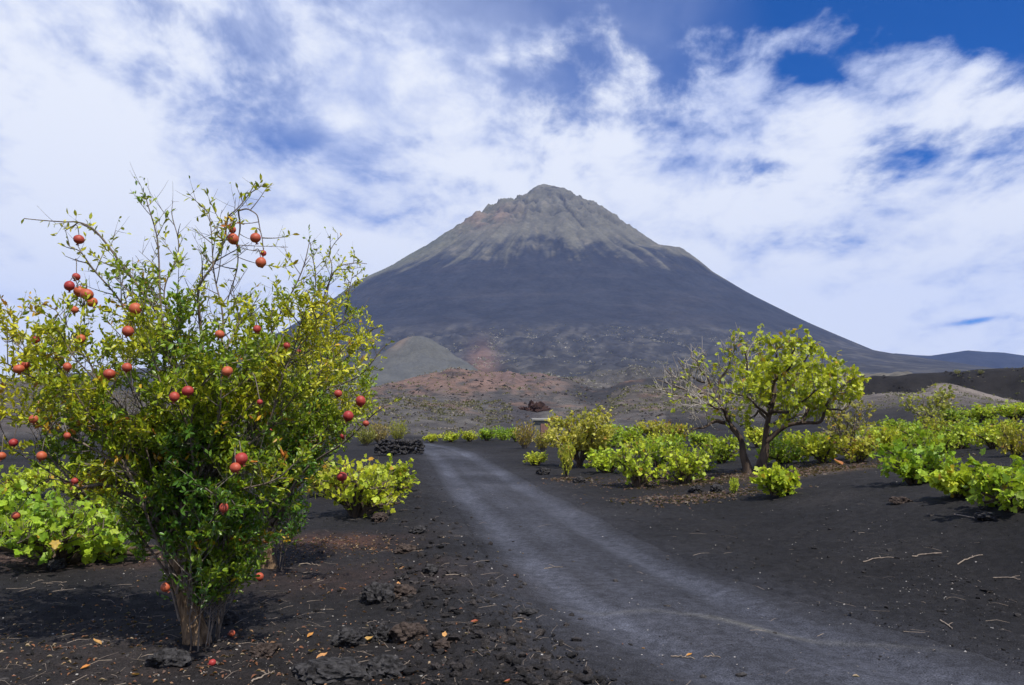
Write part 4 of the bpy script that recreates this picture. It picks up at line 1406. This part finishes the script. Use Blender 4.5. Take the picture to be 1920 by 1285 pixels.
VR, VF, VL = 'vines in the field right of the track', 'vines in the far row across the end of the track', 'vines left of the track'
for v in [
    (1895, 957, 165, 108, 'green', 'bright green vine at the right picture edge, nearest on that side', VR, 110),
    (1712, 907, 125, 88, 'green', 'dense bright green vine alone on the sand right of the fig', VR, 90),
    (1795, 932, 85, 55, 'lime', 'low trailing yellow green vine left of the edge vine', VR, 40),
    (1455, 930, 66, 62, 'lime', 'small yellow green vine standing in front of the fig trunk', VR, 50),
    (1377, 926, 20, 32, 'lime', 'tiny sprig of vine left of the vine before the fig trunk', VR, 0),
    (1196, 913, 88, 88, 'lime', 'bushy lime vine nearest the track on its right side', VR, 50),
    (1283, 908, 78, 84, 'lime', 'lime vine between the bushy track vine and the fig', VR, 40),
    (1238, 874, 95, 62, 'green', 'green vine behind the two lime vines by the track', VR, 0),
    (1140, 886, 90, 48, 'lime', 'straggly low vine right of the small fig trunk', VR, 0),
    (1063, 893, 34, 62, 'olive', 'upright olive vine in front of the small fig', VR, 0),
    (1006, 872, 50, 26, 'lime', 'flat trailing vine closest to the track at the small fig', VR, 0),
    (1352, 868, 95, 56, 'green', 'green vine touching the left of the forked fig trunk', VR, 0),
    (1468, 870, 100, 58, 'green', 'green vine just right of the forked fig trunk', VR, 0),
    (1543, 868, 95, 56, 'lime', 'lime vine below the right limb of the spreading fig', VR, 0),
    (1612, 866, 90, 54, 'olive', 'olive tinged vine under the twiggy sapling', VR, 0),
    (1662, 852, 70, 56, 'lime', 'lime vine behind the lone dense green vine', VR, 0),
    (1735, 846, 95, 52, 'green', 'green vine above the lone dense vine, in the second row', VR, 0),
    (1800, 842, 85, 52, 'green', 'green vine second from the right edge in the second row', VR, 0),
    (1862, 842, 70, 50, 'lime', 'lime vine beside the yellowing edge vine in the second row', VR, 0),
    (1905, 856, 66, 66, 'olive', 'yellow brown vine at the right edge of the second row', VR, 0),
    (1690, 818, 80, 34, 'green', 'low green vine at the foot of the rounded fig bush', VR, 0),
    (1765, 815, 80, 34, 'olive', 'olive vine right of the rounded fig bush', VR, 0),
    (1838, 792, 80, 36, 'lime', 'lime vine in the back row on the rise at right', VR, 0),
    (1905, 788, 80, 36, 'lime', 'lime vine at the edge end of the back row', VR, 0),
    (1785, 794, 60, 30, 'green', 'green vine starting the back row on the rise', VR, 0),
    (1166, 838, 80, 46, 'green', 'dark green vine right of the small fig crown', VR, 0),
    (1225, 822, 75, 36, 'olive', 'olive brown vine below the stony ash hill', VR, 0),
    (1268, 826, 62, 34, 'olive', 'olive vine below the bare left limbs of the fig', VR, 0),
    (1312, 838, 55, 28, 'green', 'small green vine on dark sand left of the fig crown', VR, 0),
    (1205, 858, 60, 40, 'lime', 'lime vine between dark green vine and fig', VR, 0),
    (1420, 838, 60, 40, 'lime', 'lime vine seen between the two fig trunks', VR, 0),
    (1503, 852, 84, 46, 'lime', 'lime vine between the fig trunk vine and the limb vine, farther back', VR, 0),
    (1578, 846, 70, 40, 'green', 'green vine hidden low behind the twiggy sapling stems', VR, 0),
    (1636, 838, 76, 42, 'lime', 'lime vine right of the sapling at the back of the patch', VR, 0),
    (1693, 836, 70, 40, 'lime', 'lime vine left of the second row green vines', VR, 0),
    (1768, 852, 74, 44, 'lime', 'lime vine between the two green second row vines', VR, 0),
    (1832, 818, 76, 34, 'green', 'green vine on the rise below the back row', VR, 0),
    (1890, 820, 76, 36, 'lime', 'lime vine near the right edge below the back row', VR, 0),
    (1250, 848, 64, 38, 'lime', 'lime vine on dark sand behind the pair near the track', VR, 0),
    (1128, 848, 64, 36, 'green', 'green vine peeping out behind the small fig crown', VR, 0),
    (1310, 886, 64, 46, 'lime', 'lime vine left of the fig trunk behind the litter', VR, 0),
    (810, 830, 34, 18, 'lime', 'leftmost low vine of the row crossing behind the track', VF, 0),
    (845, 829, 40, 20, 'lime', 'second vine from the left in the row behind the track', VF, 0),
    (880, 828, 42, 22, 'lime', 'third vine from the left in the row behind the track', VF, 0),
    (912, 827, 40, 24, 'green', 'third vine from the right in the row behind the track', VF, 0),
    (942, 826, 38, 26, 'green', 'second vine from the right in the row behind the track', VF, 0),
    (968, 828, 34, 28, 'green', 'rightmost vine of the row behind the track, by the dry shrub', VF, 0),
    (668, 968, 150, 120, 'lime', 'big lime vine right of the pomegranates at the track edge', VL, 110),
    (722, 926, 90, 76, 'lime', 'lime vine closest to the stone wall on the left side', VL, 50),
    (612, 930, 90, 72, 'olive', 'yellowing vine half hidden by the second pomegranate', VL, 0),
    (110, 1056, 270, 150, 'green', 'broad green vine under the left branches of the pomegranate', VL, 110),
    (20, 1030, 160, 120, 'green', 'green vine at the left picture edge', VL, 60),
    (190, 975, 200, 120, 'lime', 'lime vine seen through the left pomegranate branches', VL, 40),
    (50, 935, 140, 70, 'lime', 'pale lime vine behind the left edge vine', VL, 0),
]:
    vine(*v)

# ---- dry broom like shrubs
def broom(px, py, w, h, c0, c1, label, seed):
    rg_ = np.random.default_rng(seed)
    b = ground_at(px, py)
    k = b[1] / F
    root = empty('dry_shrub', b)
    tag(root, label, 'shrub', 'broom like shrubs by the track end')
    m = MB(); P, T = [], []
    for q in range(90):
        a = rg_.uniform(0, 6.28)
        R_ = w * k / 2 * rg_.uniform(.2, 1) ** .6
        hh = h * k * rg_.uniform(.55, 1.0) * (1 - .35 * (R_ / (w * k / 2)) ** 2)
        e = np.array([math.cos(a), math.sin(a), 0])
        path = spline([e * .04 + np.array([0, 0, -.03]), e * R_ * .6 + UP * hh * .45, e * R_ + UP * hh], 7)
        V_, Q_ = tube(path, np.linspace(.010, .003, 7), 3)
        m.add(V_, Q_)
        for u in range(9):
            i_ = rg_.integers(2, 7)
            P.append(path[i_] + rg_.normal(0, .03, 3)); T.append(path[i_] - path[i_ - 1])
    s_ = m.build('stems', M['bark_twig'], root, smooth=True); s_['kind'] = 'stuff'
    P = np.array(P); T = unit(np.array(T)); n = len(P)
    t = rg_.random((n, 1))
    C = (np.array(c0) * (1 - t) + np.array(c1) * t)
    V_, F_, C_ = leaf_batch(LEAF_NARROW, P, unit(T + rg_.normal(0, .4, (n, 3))), unit(rg_.normal(size=(n, 3)) + UP * .5), rg_.uniform(.06, .13, n), C)
    f_ = mesh('foliage', V_, F_, M['leaf_small'], root, C_, True); f_['kind'] = 'stuff'


broom(984, 841, 42, 56, (0.30, 0.17, 0.04), (0.38, 0.30, 0.05), 'orange brown upright shrub right of the far vine row', 301)
broom(1018, 846, 30, 40, (0.30, 0.22, 0.05), (0.40, 0.36, 0.06), 'straw coloured shrub between the hut and orange shrub', 302)
broom(745, 828, 40, 46, (0.26, 0.28, 0.03), (0.44, 0.42, 0.04), 'yellow green broom shrub on top of the stone wall', 303)
broom(712, 832, 44, 46, (0.26, 0.19, 0.05), (0.33, 0.26, 0.06), 'brown dry shrub left of the yellow green broom', 304)
broom(686, 836, 36, 40, (0.18, 0.20, 0.03), (0.34, 0.34, 0.05), 'dull green shrub nearest the pomegranate crown', 305)
broom(1795, 703, 13, 11, (0.16, 0.19, 0.03), (0.30, 0.32, 0.04), 'round green shrub alone on top of the black lava flow', 306)
broom(1839, 703, 10, 10, (0.12, 0.13, 0.03), (0.22, 0.22, 0.04), 'thin shrub right of the round one on the lava flow', 307)

# ------------------------------------------------------------------ rocks, wall, hut
def rock_mesh(name, seed, mat, flat=.65, level=3, amp=.30):
    import bmesh
    bm = bmesh.new()
    bmesh.ops.create_icosphere(bm, subdivisions=level, radius=1.0)
    co = np.array([v.co[:] for v in bm.verts])
    x, y, z = co.T
    n = fbm(x * 1.1 + z * .9 + seed, y * 1.1 - z * .7, 4, seed, .6) + .6 * fbm(x * 2.6 - z * 1.7, y * 2.6 + z * 2.1 + seed, 3, seed + 9, .6)
    r = 1 + amp * 1.7 * n
    step = np.round(n * 5) / 5
    r = .55 * r + .45 * (1 + amp * 2.0 * step)
    co = co * r[:, None] * np.array([1, .85, flat])
    for v, c in zip(bm.verts, co):
        v.co = c
    me = bpy.data.meshes.new(name)
    bm.to_mesh(me); bm.free()
    me.materials.append(mat)
    return me


def rock(px, py, w, label, seed, mat='lava', flat=.65, sink=.25, lev=4):
    b = ground_at(px, py)
    r = w * b[1] / F / 2
    o = link('lava_rock', rock_mesh('lava_rock', seed, M[mat], flat, lev, .34))
    o.location = b + np.array([0, 0, r * flat * (1 - sink) - r * flat * .3])
    o.scale = (r, r, r)
    o.rotation_euler = (0, 0, seed * 1.7)
    tag(o, label, 'rock', 'lava rocks on the sand')


for r_ in [
    (620, 1268, 130, 'largest flat lava slab at the bottom edge of the picture', 401, 'lava', .30, .35),
    (722, 1262, 78, 'jagged lava rock right of the bottom edge slab', 402, 'lava', .5, .3),
    (655, 1206, 60, 'dark blocky lava rock above the bottom slab', 403, 'lava', .6, .3),
    (712, 1198, 46, 'dark lava rock beside the orange curled leaves', 404, 'lava', .7, .3),
    (768, 1196, 62, 'crumbly brown clod right of the orange curled leaves', 405, 'lava_brown', .6, .35),
    (708, 1128, 64, 'black hollowed lava rock in the windrow by the track', 406, 'lava', .7, .25),
    (752, 1118, 58, 'brown crumbled clod beside the hollowed black rock', 407, 'lava_brown', .5, .35),
    (318, 1242, 74, 'grey flat stone in front of the pomegranate trunk', 408, 'lava', .45, .35),
    (497, 1228, 50, 'pale brown clod right of the pomegranate trunk', 409, 'lava_brown', .6, .35),
    (808, 1072, 30, 'small dark stone lying at the left track edge', 410, 'lava', .5, .3),
    (832, 1210, 44, 'low brown clod reaching onto the track edge', 411, 'lava_brown', .35, .35),
    (990, 1148, 36, 'flat dark clod sitting on the track', 412, 'lava', .25, .4),
    (106, 1066, 34, 'round black stone before the broad left vine', 413, 'lava', .8, .25),
    (425, 1170, 36, 'dark stone behind the pomegranate suckers', 414, 'lava', .8, .25),
    (712, 976, 34, 'brown clod below the big lime vine', 415, 'lava_brown', .6, .3),
    (760, 1036, 40, 'crumbly clod midway along the windrow', 416, 'lava_brown', .5, .3),
    (785, 1000, 34, 'dark clod upper in the windrow', 417, 'lava', .5, .3),
    (1086, 906, 22, 'small black stone on the sand beside the upright olive vine', 418, 'lava', .7, .25),
    (1305, 923, 24, 'left of two black stones before the fig litter', 419, 'lava', .7, .25),
    (1343, 922, 26, 'right of two black stones before the fig litter', 420, 'lava', .7, .25),
    (1690, 942, 36, 'grey weathered clod on the sand before the lone vine', 421, 'lava_brown', .4, .35),
    (1850, 972, 40, 'dark stone below the right edge vine', 422, 'lava', .4, .3),
    (1018, 890, 24, 'black lava lump before the flat trailing vine', 423, 'lava', .7, .25),
]:
    rock(*r_)

# loose rubble along the windrow and on the sand: too many to count
def scatter_ground(n, rg_, pxr, pyr, weight):
    out = []
    while len(out) < n:
        m = 4000
        px = rg_.uniform(*pxr, m); py = rg_.uniform(*pyr, m)
        u, v = pix_dir(px, py)
        y = (CAM_Z - 0.02) / np.maximum(-v, 1e-3)
        for _ in range(3):
            y = (CAM_Z - terrain(u * y, y, False)) / np.maximum(-v, 1e-3)
        x = u * y
        k = rg_.random(m) < weight(x, y, px, py)
        out += list(np.stack([x[k], y[k]], 1))
    q = np.array(out[:n])
    return q[:, 0], q[:, 1], terrain(q[:, 0], q[:, 1])


OCT_V = np.array([[1, 0, 0], [0, 1, 0], [-1, 0, 0], [0, -1, 0], [0, 0, 1], [0, 0, -1], ], float)
OCT_F = np.array([[0, 1, 4], [1, 2, 4], [2, 3, 4], [3, 0, 4], [1, 0, 5], [2, 1, 5], [3, 2, 5], [0, 3, 5]])
ICO = None
def pebbles(name, n, seed, weight, sizes, c0, c1, label, mat, pxr=(-150, 2070), pyr=(845, 1330), power=2.2):
    import bmesh
    rg_ = np.random.default_rng(seed)
    bm = bmesh.new(); bmesh.ops.create_icosphere(bm, subdivisions=1, radius=1.0)
    bm.verts.ensure_lookup_table()
    tv = np.array([v.co[:] for v in bm.verts]); tf = np.array([[v.index for v in f.verts] for f in bm.faces]); bm.free()
    if n > 9000:
        tv, tf = OCT_V, OCT_F
    x, y, z = scatter_ground(n, rg_, pxr, pyr, weight)
    s = sizes[0] + (sizes[1] - sizes[0]) * rg_.random(n) ** power
    m = len(tv)
    jit = 1 + rg_.uniform(-.38, .38, (n, m, 1))
    sc3 = s[:, None, None] * np.stack([rg_.uniform(.7, 1.3, n), rg_.uniform(.7, 1.3, n), rg_.uniform(.45, .9, n)], 1)[:, None, :]
    V_ = tv[None] * jit * sc3
    a = rg_.uniform(0, 6.28, n); ca, sa = np.cos(a)[:, None], np.sin(a)[:, None]
    V_ = np.stack([V_[..., 0] * ca - V_[..., 1] * sa, V_[..., 0] * sa + V_[..., 1] * ca, V_[..., 2]], -1)
    V_ += np.stack([x, y, z + s * .18], 1)[:, None]
    Fc = (np.arange(n) * m)[:, None, None] + tf[None]
    t = rg_.random((n, 1))
    C = np.array(c0) * (1 - t) + np.array(c1) * t
    o = mesh(name, V_.reshape(-1, 3), Fc.reshape(-1, 3), mat, None, np.repeat(C, m, axis=0), False)
    tag(o, label, kind='stuff')
    return o


def w_windrow(x, y, px, py):
    s = x - road_c(y); w = s + road_hw(y) + .6
    return np.exp(-(w / .5) ** 2) * .9 * (y < 22)
def w_field(x, y, px, py):
    s = np.abs(x - road_c(y)); return .75 * ss(s, road_hw(y) * .6, road_hw(y) + .3) + .2
pebbles('lava_rubble', 1300, 501, w_windrow, (.008, .042), (0.015, 0.014, 0.014), (0.050, 0.043, 0.040), 'black lava rubble along the left track edge', M['soil'], power=3.0)
pebbles('lava_gravel', 16000, 502, w_field, (.003, .011), (0.010, 0.010, 0.010), (0.050, 0.046, 0.045), 'fine black lava gravel on the sand', M['soil'], power=3.0)
pebbles('pale_chips', 2400, 503, lambda x, y, px, py: np.full(len(x), .5), (.0025, .009), (0.16, 0.14, 0.12), (0.50, 0.47, 0.43), 'pale stone chips and husks on the sand', M['soil'], power=3.0)

pebbles('scattered_stones', 700, 504, w_field, (.006, .030), (0.016, 0.015, 0.015), (0.060, 0.054, 0.051), 'small black stones scattered on the sand', M['soil'], power=2.5)


# dead leaves
def litter(name, n, seed, spots, size, cols, label, T=LEAF_NARROW):
    rg_ = np.random.default_rng(seed)
    wts = np.array([s[4] for s in spots], float); wts /= wts.sum()
    idx = rg_.choice(len(spots), n, p=wts)
    sp_ = np.array([s[:4] for s in spots])[idx]
    x = sp_[:, 0] + rg_.normal(0, 1, n) * sp_[:, 2]; y = sp_[:, 1] + rg_.normal(0, 1, n) * sp_[:, 3]
    y = np.maximum(y, 2.5)
    z = terrain(x, y) + .006
    a = rg_.uniform(0, 6.28, n)
    D = np.stack([np.cos(a), np.sin(a), rg_.normal(.05, .22, n)], 1)
    N = unit(np.stack([rg_.normal(0, .45, n), rg_.normal(0, .45, n), np.ones(n)], 1))
    S = rg_.uniform(size[0], size[1], n)
    C = np.array(cols)[rg_.integers(0, len(cols), n)] * rg_.uniform(.7, 1.2, (n, 1))
    tv = T[0].copy(); tv[:, 2] *= 3.0
    V_, F_, C_ = leaf_batch((tv, T[1]), np.stack([x, y, z], 1), D, N, S, C)
    o = mesh(name, V_, F_, M['litter'], None, C_, True)
    tag(o, label, kind='stuff')


mb, mt = main_tree.location, second_tree.location
litter('leaf_litter', 2100, 601, [(mb[0] + .2, mb[1] - .2, 1.0, .55, 3), (mb[0] - .9, mb[1] + .3, .9, .6, 2), (mt[0] + .5, mt[1] - .2, .7, .7, 2), (-2.1, 10.0, .5, .35, 4), (-.9, 5.0, .5, .8, 1.5),
                                  (-4.2, 9.2, 1.0, .35, 2), (-2.5, 5.2, 1.4, .5, 2)],
       (.018, .042), [(0.22, 0.095, 0.042), (0.15, 0.065, 0.04), (0.28, 0.16, 0.08), (0.12, 0.075, 0.055), (0.32, 0.24, 0.15), (0.18, 0.07, 0.034)], 'brown dead pomegranate leaves under the trees')
litter('fig_litter', 4200, 602, [(5.0, 18.0, 1.5, .8, 5), (6.3, 16.9, 1.0, .3, 2), (3.3, 14.6, .7, .4, 1.5), (1.35, 19.0, .3, .2, .5)], (.03, .07),
       [(0.085, 0.045, 0.032), (0.06, 0.034, 0.026), (0.11, 0.066, 0.048), (0.14, 0.11, 0.085)], 'brown dead leaves beneath the spreading fig', LEAF_BROAD)
# larger curled leaves one can pick out
CURL = []
for c in ((0.52, 0.20, 0.05), (0.55, 0.30, 0.10), (0.42, 0.14, 0.06)):
    tv = np.array([[0, 0, 0], [.22, .25, .16], [.26, .55, .20], [.10, .85, .22], [0, 1, .30], [-.12, .85, .20], [-.28, .55, .22], [-.22, .25, .14], [0, .3, .0], [0, .6, .02], [0, .85, .10]])
    tf = np.array([[0, 1, 8], [1, 2, 9], [1, 9, 8], [2, 3, 10], [2, 10, 9], [3, 4, 10], [0, 8, 7], [8, 9, 6], [8, 6, 7], [9, 10, 5], [9, 5, 6], [10, 4, 5]])
    CURL.append(mesh('fallen_leaf', tv, tf, M['litter'], None, c, True, data_only=True))
for px, py, sz, lab in [(690, 1192, 26, 'curled orange leaf standing against the dark lava rock'), (676, 1206, 24, 'long curled orange leaf in front of the dark lava rock'), (648, 1196, 18, 'orange leaf left of the two curled leaves'),
                        (592, 1238, 24, 'curled tan leaf above the bottom slab'), (586, 1222, 22, 'pinkish brown leaf just above the tan one'), (832, 1198, 18, 'pale orange leaf by the low brown clod'),
                        (878, 1170, 22, 'orange leaf lying at the left track edge'), (944, 1280, 24, 'orange leaf at the bottom edge of the track'), (1287, 1231, 12, 'small red brown leaf in the middle of the track'),
                        (576, 1196, 16, 'brown leaf between trunk and windrow'), (190, 1210, 22, 'orange leaf on the sand left of the trunk'), (262, 1266, 20, 'orange leaf at the bottom left of the trunk'),
                        (150, 1256, 18, 'orange leaf nearest the bottom left corner'), (1580, 872, 26, 'bright orange brown leaf on the sand right of the fig'), (385, 1160, 16, 'yellow leaf at the foot of the trunk'),
                        (748, 1100, 14, 'tan leaf on the upper windrow'), (650, 1107, 14, 'yellow leaf on bare sand beside the hollowed rock')]:
    b = ground_at(px, py)
    o = link('fallen_leaf', CURL[int(px) % 3])
    s_ = sz * b[1] / F
    o.location = b + np.array([0, 0, .004]); o.scale = (s_,) * 3
    o.rotation_euler = (.1, .15, px * .37)
    tag(o, lab, 'leaf', 'curled fallen leaves')


# sticks
def stick(px0, py0, px1, py1, r, label, bend=.06, seed=0):
    rg_ = np.random.default_rng(seed + int(px0))
    a, b = ground_at(px0, py0), ground_at(px1, py1)
    mid = (a + b) / 2 + np.array([0, bend * (b[0] - a[0]) * 2, .012])
    P = spline([a + UP * .006, mid, b + UP * .008], 12) + rg_.normal(0, .003, (12, 3))
    P[:, 2] = np.maximum(P[:, 2], terrain(P[:, 0], P[:, 1]) + r * .6)
    V_, Q_ = tube(P, np.linspace(r, r * .6, 12), 6)
    o = empty('dry_stick', a)
    mesh('stem', V_ - a, Q_, M['drytwig'], o, smooth=True)
    q = P[7]; e = q + np.array([rg_.normal(0, .03), rg_.normal(0, .03), .02]); 
    V_, Q_ = tube(np.array([q, (q + e) / 2 + [0, 0, .004], e]), [r * .6, r * .5, r * .3], 5)
    mesh('side_twig', V_ - a, Q_, M['drytwig'], o, smooth=True)
    tag(o, label, 'stick', 'dry sticks on the sand')


for s_ in [(1618, 1055, 1676, 1047, .006, 'left of three dry sticks on the sand at right'), (1710, 1046, 1766, 1039, .007, 'middle one of three dry sticks on the sand at right'), (1796, 1060, 1842, 1042, .006, 'hooked right one of three dry sticks at right'),
           (1862, 1085, 1915, 1088, .005, 'thin stick at the right picture edge'), (1020, 1068, 1056, 1065, .005, 'short pale stick lying across the track'), (836, 1080, 872, 1083, .005, 'thin stick at the left track edge'),
           (1258, 1233, 1302, 1239, .005, 'brown stick on the track near the bottom'), (1320, 1234, 1352, 1235, .004, 'short stick right of the brown track stick'), (1764, 1166, 1786, 1182, .006, 'pale curled stick on the lower right sand'),
           (1790, 966, 1844, 978, .008, 'forked dry stick below the edge vine'), (560, 1060, 600, 1062, .006, 'pale stick beside the second pomegranate foot'), (470, 1282, 515, 1262, .006, 'stick at the bottom edge below the trunk')]:
    stick(*s_)
# many thin twigs nobody could count
rg_ = np.random.default_rng(700)
m = MB()
tx, ty, tz_ = scatter_ground(900, rg_, (-100, 2000), (870, 1330), lambda x, y, px, py: np.where((x - road_c(y)) < -road_hw(y), .8, .25) * np.where(np.abs(x - road_c(y)) < road_hw(y), .3, 1))
for k in range(900):
    a = rg_.uniform(0, 6.28); l = rg_.uniform(.02, .13) * (1 + ty[k] / 14)
    p0 = np.array([tx[k], ty[k], tz_[k] + .004]); e = np.array([math.cos(a), math.sin(a), rg_.normal(.02, .06)]) * l
    V_, Q_ = tube(np.array([p0, p0 + e * .5 + rg_.normal(0, .006, 3) + [0, 0, .004], p0 + e]), np.array([.0018, .0014, .0009]) * rg_.uniform(.5, 1.2), 3)
    m.add(V_, Q_)
tg_ = m.build('fallen_twigs', M['drytwig'])
tag(tg_, 'thin dry twigs strewn over the black sand', kind='stuff')

# dry stone wall at the end of the track
wb = ground_at(757, 851)
wall = empty('dry_stone_wall', wb)
tag(wall, 'low dry wall of black lava stones left of the track end', 'wall')
STONES = [rock_mesh('stone', 800 + k, M['lava'], .75, 2, .26) for k in range(5)]
rg_ = np.random.default_rng(801)
k_ = wb[1] / F
for row in range(5):
    zz = .05 + row * .098
    xx = -1.0 + rg_.uniform(0, .3)
    while xx < 36 * k_ - row * .02:
        r = rg_.uniform(.065, .115)
        for dep_ in (-.12, .12):
            o = link('stone', STONES[int(rg_.integers(0, 5))], wall)
            o.location = (xx + rg_.normal(0, .015), dep_ + rg_.normal(0, .03), zz + rg_.normal(0, .022))
            o.rotation_euler = rg_.uniform(-.4, .4, 3) + np.array([0, 0, rg_.uniform(0, 6)])
            o.scale = (r * 1.15, r, r * .85)
        xx += r * 1.75

# small hut behind the small fig
hb = ground_at(1032, 826)
hy = max(hb[1], 46.0)
hb = np.array([at(1028, 826, hy)[0], hy, float(terrain(np.array([at(1028, 826, hy)[0]]), np.array([hy]))[0])])
k_ = hy / F
hut = empty('stone_hut', hb)
tag(hut, 'low grey farm hut with pale roof slab behind the small fig tree', 'hut')
def boxm(name, x0, x1, y0, y1, z0, z1, mat, parent, off=(0, 0, 0)):
    v = np.array([[x, y, z] for z in (z0, z1) for x, y in ((x0, y0), (x1, y0), (x1, y1), (x0, y1))]) - np.array(off)
    f = np.array([[3, 2, 1, 0], [4, 5, 6, 7], [0, 1, 5, 4], [1, 2, 6, 5], [2, 3, 7, 6], [3, 0, 4, 7]])
    return mesh(name, v, f, mat, parent)
hw2, hh = 26 * k_, 27 * k_ + .2
boxm('wall', -hw2, hw2, 0, 2.6, -.4, hh, M['plaster'], hut)
boxm('roof', -hw2 - .12, hw2 + .12, -.14, 2.75, hh + .002, hh + .10, M['slab'], hut)
dr = boxm('door', -.42, .18, -.05, .04, -.1, hh - .18, M['door'], hut)
boxm('handle', .08, .11, -.085, -.052, .5, .6, M['slab'], dr)
wn = boxm('window', .36, .62, -.035, .03, hh * .42, hh * .78, M['opening'], hut)
boxm('sill', .32, .66, -.08, .02, hh * .42 - .06, hh * .42 - .004, M['slab'], wn)

# red black lava outcrop on the slope above the hut
ob = ground_at(1000, 772, 60)
ro = link('lava_outcrop', rock_mesh('lava_outcrop', 431, M['lava_red'], .75, 5, .75))
r = 24 * ob[1] / F
ro.location = ob + np.array([0, 0, -r * .30]); ro.scale = (r, r * .7, r)
tag(ro, 'jagged dark red lava outcrop on the slope above the hut', 'rock')

# ------------------------------------------------------------------ far scrub: countless small bushes on the slopes
def scrub(name, n, seed, dr_, pxr, spx, cols, label, weight=None, tri=9, kz=.8):
    rg_ = np.random.default_rng(seed)
    X, Y = [], []
    while len(X) < n:
        m_ = 4000
        d = np.exp(rg_.uniform(math.log(dr_[0]), math.log(dr_[1]), m_))
        px = rg_.uniform(*pxr, m_)
        u = (px - W / 2) / F
        x = u * d
        cl = fbm(px / 45., np.log(d) * 14, 3, seed)
        k = rg_.random(m_) < np.clip(.35 + 1.6 * cl, 0, 1)
        if weight is not None:
            k &= rg_.random(m_) < weight(px, d)
        X += list(x[k]); Y += list(d[k])
    x, y = np.array(X[:n]), np.array(Y[:n])
    z = far_height(x, y)
    s = (spx[0] + (spx[1] - spx[0]) * rg_.random(n) ** 2) * y / F
    P = np.repeat(np.stack([x, y, z], 1), tri, axis=0)
    S = np.repeat(s, tri)
    d3 = unit(rg_.normal(size=(n * tri, 3)) * np.array([1, 1, .6]) + UP * .5)
    P = P + d3 * S[:, None] * rg_.uniform(.05, .45, (n * tri, 1)) * np.array([1, 1, kz])
    C = np.array(cols)[rg_.integers(0, len(cols), n)] * rg_.uniform(.75, 1.2, (n, 1))
    C = np.repeat(C, tri, axis=0)
    T = (LEAF_NARROW[0][[0, 2, 3, 4]] * np.array([2.2, 1, 1]), np.array([[0, 1, 2], [0, 2, 3]]))
    V_, F_, C_ = leaf_batch(T, P, d3, unit(rg_.normal(size=(n * tri, 3)) + UP), S * .62, C)
    o = mesh(name, V_, F_, M['litter'], None, C_, False)
    tag(o, label, kind='stuff')


DRY = [(0.19, 0.165, 0.13), (0.24, 0.21, 0.17), (0.15, 0.13, 0.10), (0.12, 0.125, 0.07), (0.15, 0.15, 0.06)]
OLV = [(0.12, 0.125, 0.045), (0.15, 0.145, 0.05), (0.10, 0.105, 0.045), (0.19, 0.17, 0.11)]
scrub('slope_scrub', 5500, 901, (56, 190), (-150, 960), (2, 7), DRY + OLV, 'grey and olive scrub on the slope left of the hollow')
scrub('ash_hill_scrub', 1800, 902, (95, 170), (1060, 1560), (2, 7), DRY + OLV[:2], 'pale scrub on the ash hill behind the fig')
scrub('pumice_scrub', 2400, 903, (70, 175), (1540, 2060), (1.5, 5), DRY + OLV[:1], 'straw coloured scrub on the pale ground at right')
scrub('apron_scrub', 9500, 904, (400, 2700), (640, 1420), (1.5, 4.6), [(0.20, 0.175, 0.14), (0.27, 0.24, 0.20), (0.36, 0.33, 0.28), (0.15, 0.15, 0.09)], 'pale scrub flecks on the volcano apron', weight=lambda px, d: np.interp(px, [640, 820, 900, 1300, 1420], [.15, .3, 1, 1, .4]), tri=7)
scrub('cinder_scrub', 900, 905, (230, 900), (640, 1100), (2, 6), DRY + OLV, 'sparse scrub on the red cinder slope', tri=7)


# broken lava strewn over the same slopes
def lava_blocks(name, n, seed, dr_, pxr, spx, cols, label):
    rg_ = np.random.default_rng(seed)
    X, Y = [], []
    while len(X) < n:
        m_ = 4000
        d = np.exp(rg_.uniform(math.log(dr_[0]), math.log(dr_[1]), m_))
        px = rg_.uniform(*pxr, m_)
        k = rg_.random(m_) < np.clip(.1 + 2.4 * fbm(px / 70., np.log(d) * 10, 4, seed, .6), 0, 1)
        X += list(((px - W / 2) / F * d)[k]); Y += list(d[k])
    x, y = np.array(X[:n]), np.array(Y[:n])
    z = far_height(x, y)
    s_ = (spx[0] + (spx[1] - spx[0]) * rg_.random(n) ** 2.5) * y / F
    V_ = OCT_V[None] * (1 + rg_.uniform(-.5, .5, (n, 6, 1))) * (s_[:, None] * np.array([1, .8, .6])[None])[:, None, :]
    a = rg_.uniform(0, 6.28, n); ca, sa = np.cos(a)[:, None], np.sin(a)[:, None]
    V_ = np.stack([V_[..., 0] * ca - V_[..., 1] * sa, V_[..., 0] * sa + V_[..., 1] * ca, V_[..., 2]], -1) + np.stack([x, y, z], 1)[:, None]
    C = np.array(cols)[rg_.integers(0, len(cols), n)]
    o = mesh(name, V_.reshape(-1, 3), ((np.arange(n) * 6)[:, None, None] + OCT_F[None]).reshape(-1, 3), M['soil'], None, np.repeat(C, 6, axis=0), False)
    tag(o, label, kind='stuff')


LV = [(0.025, 0.022, 0.022), (0.040, 0.034, 0.032), (0.070, 0.050, 0.042), (0.020, 0.019, 0.020)]
lava_blocks('lava_blocks', 2600, 951, (60, 420), (640, 1560), (1.2, 5.0), LV, 'broken dark lava strewn over the slopes below the volcano')
lava_blocks('flow_blocks', 900, 952, (170, 235), (1540, 2060), (1.0, 4.0), [(0.018, 0.017, 0.017), (0.032, 0.028, 0.027)], 'black clinker on the lava flow at right')
